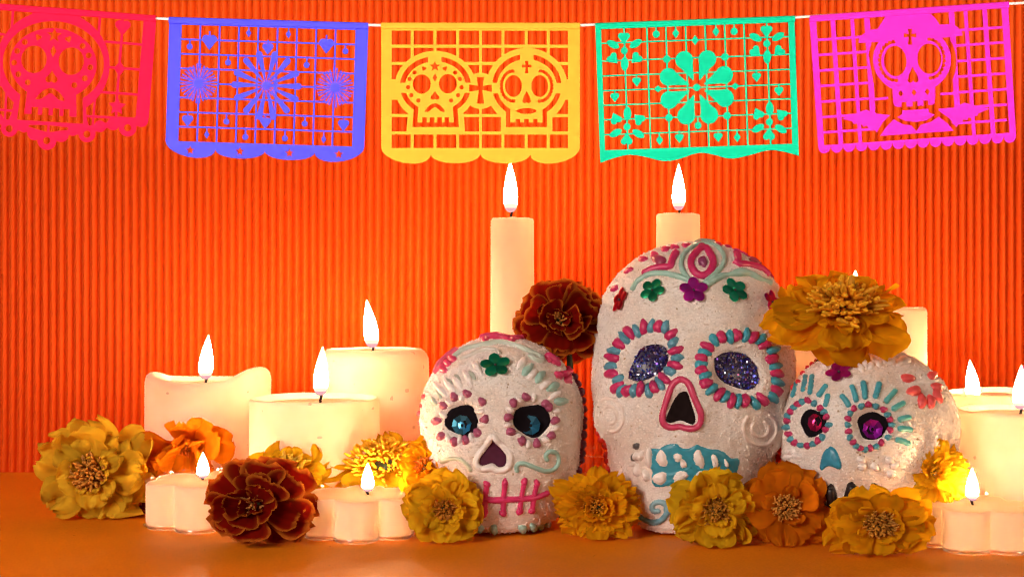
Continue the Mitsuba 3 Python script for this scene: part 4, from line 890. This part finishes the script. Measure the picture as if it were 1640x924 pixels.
#          count  L    W    elev bend ruffle r0   h
OPEN = [(8, .90, .46, 2, -16, .19, .10, -.06), (7, .76, .40, 18, -10, .20, .10, .0), (6, .52, .28, 36, -6, .19, .12, .05), (7, .31, .13, 55, 0, .15, .16, .08)]
DENSE = [(13, .88, .25, 0, -16, .07, .08, -.10), (13, .76, .23, 14, -10, .07, .08, -.02), (12, .62, .19, 28, -4, .08, .10, .05), (12, .46, .15, 42, 8, .08, .10, .10), (10, .32, .10, 55, 10, .08, .10, .14)]
RED = [(7, .90, .46, -6, -24, .08, .08, -.10), (7, .82, .43, 10, -18, .09, .08, -.02), (6, .66, .36, 26, -10, .10, .08, .06), (5, .47, .27, 44, 0, .11, .08, .10), (4, .30, .17, 62, 6, .12, .06, .14)]
MG = marigold
MG('large yellow marigold at the far left, facing the camera', (62, 680, 240, 838), .755, (-.05, -1, .12), 'olive', OPEN, (.22, 120, .15), 1, floret=(.42, .17, .02))
MG('orange marigold with upright wavy petals behind the left tealight', (233, 666, 374, 800), .778, (.1, -.75, -.55), 'orange', [(7, .95, .46, 25, -10, .13, .05, 0), (6, .85, .42, 48, 0, .13, .05, .0), (5, .7, .34, 60, -10, .13, .05, .05)], (.10, 20, .1), 2)
MG('small dark red marigold lying between the leftmost yellow marigold and the tealight', (180, 778, 262, 836), .765, (.2, -1, .1), 'red', RED[:4], (.1, 24, .14), 3)
MG('dark red marigold with gold petal edges in front of the left tealights', (327, 738, 504, 876), .676, (-.12, -1, .10), 'red', RED, (.16, 60, .13), 14, floret=(.34, .13, .03))
MG('yellow marigold tipped upward above the dark red marigold in front', (396, 712, 526, 806), .735, (.05, -.62, .75), 'yellow', OPEN[:3] + [(11, .40, .10, 48, 4, .08, .1, .06)], (.24, 90, .22), 5, floret=(.50, .30, .02))
MG('yellow marigold with a round pompom centre behind the middle tealight', (520, 697, 708, 800), .745, (-.10, -.55, .62), 'yellow', [(7, .95, .36, -8, -16, .08, .1, -.10), (6, .7, .30, 2, -12, .09, .1, -.05)], (.46, 230, .15), 6, floret=(.70, .36, .012), dome=1.0)
MG('shaded yellow marigold leaning on the lower left of the small skull', (640, 703, 734, 800), .712, (-.45, -.8, .45), 'gold', OPEN[:3], (.2, 50, .16), 7)
MG('yellow marigold with wavy petals at the foot of the small skull', (650, 757, 770, 874), .682, (.05, -1, .05), 'yellow', OPEN, (.21, 110, .14), 8, floret=(.36, .13, .008))
MG('dense golden marigold on the table between the small skull and the big skull', (888, 758, 1022, 866), .693, (-.12, -1, .12), 'gold', DENSE, (.26, 130, .12), 9, floret=(.48, .19, .010))
MG('yellow marigold on the table in front of the big skull\'s chin', (1078, 756, 1210, 878), .672, (.02, -1, .06), 'yellow', OPEN, (.27, 170, .12), 10, floret=(.36, .15, .012))
MG('orange marigold on the table between the big skull and the right skull', (1194, 746, 1325, 872), .676, (-.10, -1, .04), 'orange', [(7, .95, .50, 8, -10, .07, .08, -.05), (6, .85, .46, 22, -6, .08, .08, 0), (3, .5, .22, 42, 0, .1, .1, .05)], (.24, 150, .14), 11, floret=(.44, .19, .03))
MG('golden orange marigold on the table at lower right, in front of the right skull\'s teeth', (1325, 783, 1489, 894), .650, (.0, -1, .02), 'gold', [(9, .92, .42, 8, -10, .07, .08, -.05), (8, .78, .36, 20, -6, .08, .08, 0), (5, .46, .22, 40, 0, .1, .1, .05)], (.23, 130, .16), 12, floret=(.36, .15, .015))
MG('bright yellow dense marigold between the right skull and the right tealight', (1437, 704, 1553, 810), .688, (.02, -.9, .25), 'yellow', DENSE + [(9, .24, .09, 70, 10, .1, .05, .16)], (.12, 30, .12), 13, floret=(.72, .45, .02))
MG('dark red marigold on a stem, high between the small skull and the big skull', (825, 449, 976, 584), .745, (-.05, -1, .22), 'red', RED, (.12, 30, .14), 24, stem=([(908, 530), (913, 580), (915, 640), (912, 720), (905, 800), (900, 834)], (.745, .748)), floret=(.34, .12, .02))
MG('golden marigold with big drooping petals on top of the right skull', (1236, 440, 1448, 580), .694, (-.05, -.86, .50), 'gold', [(7, 1.0, .46, -12, -32, .19, .1, -.1), (8, .82, .36, 4, -22, .20, .1, -.03), (8, .56, .21, 26, -10, .19, .12, .03)], (.30, 130, .24), 15, floret=(.66, .30, .012), stem=([(1335, 560), (1312, 578), (1292, 604), (1284, 650), (1286, 740), (1296, 830)], (.72, .79)), dome=1.1)

GROUPS = {'candle': 'lit ivory candles around the skulls', 'tealight': 'flower shaped tealights along the front', 'skull': 'three decorated sugar skulls', 'flower': 'marigolds laid around the skulls', 'paper flag': 'cut paper flags on the string'}
for L_ in labels.values():
    if L_.get('category') in GROUPS: L_['group'] = GROUPS[L_['category']]
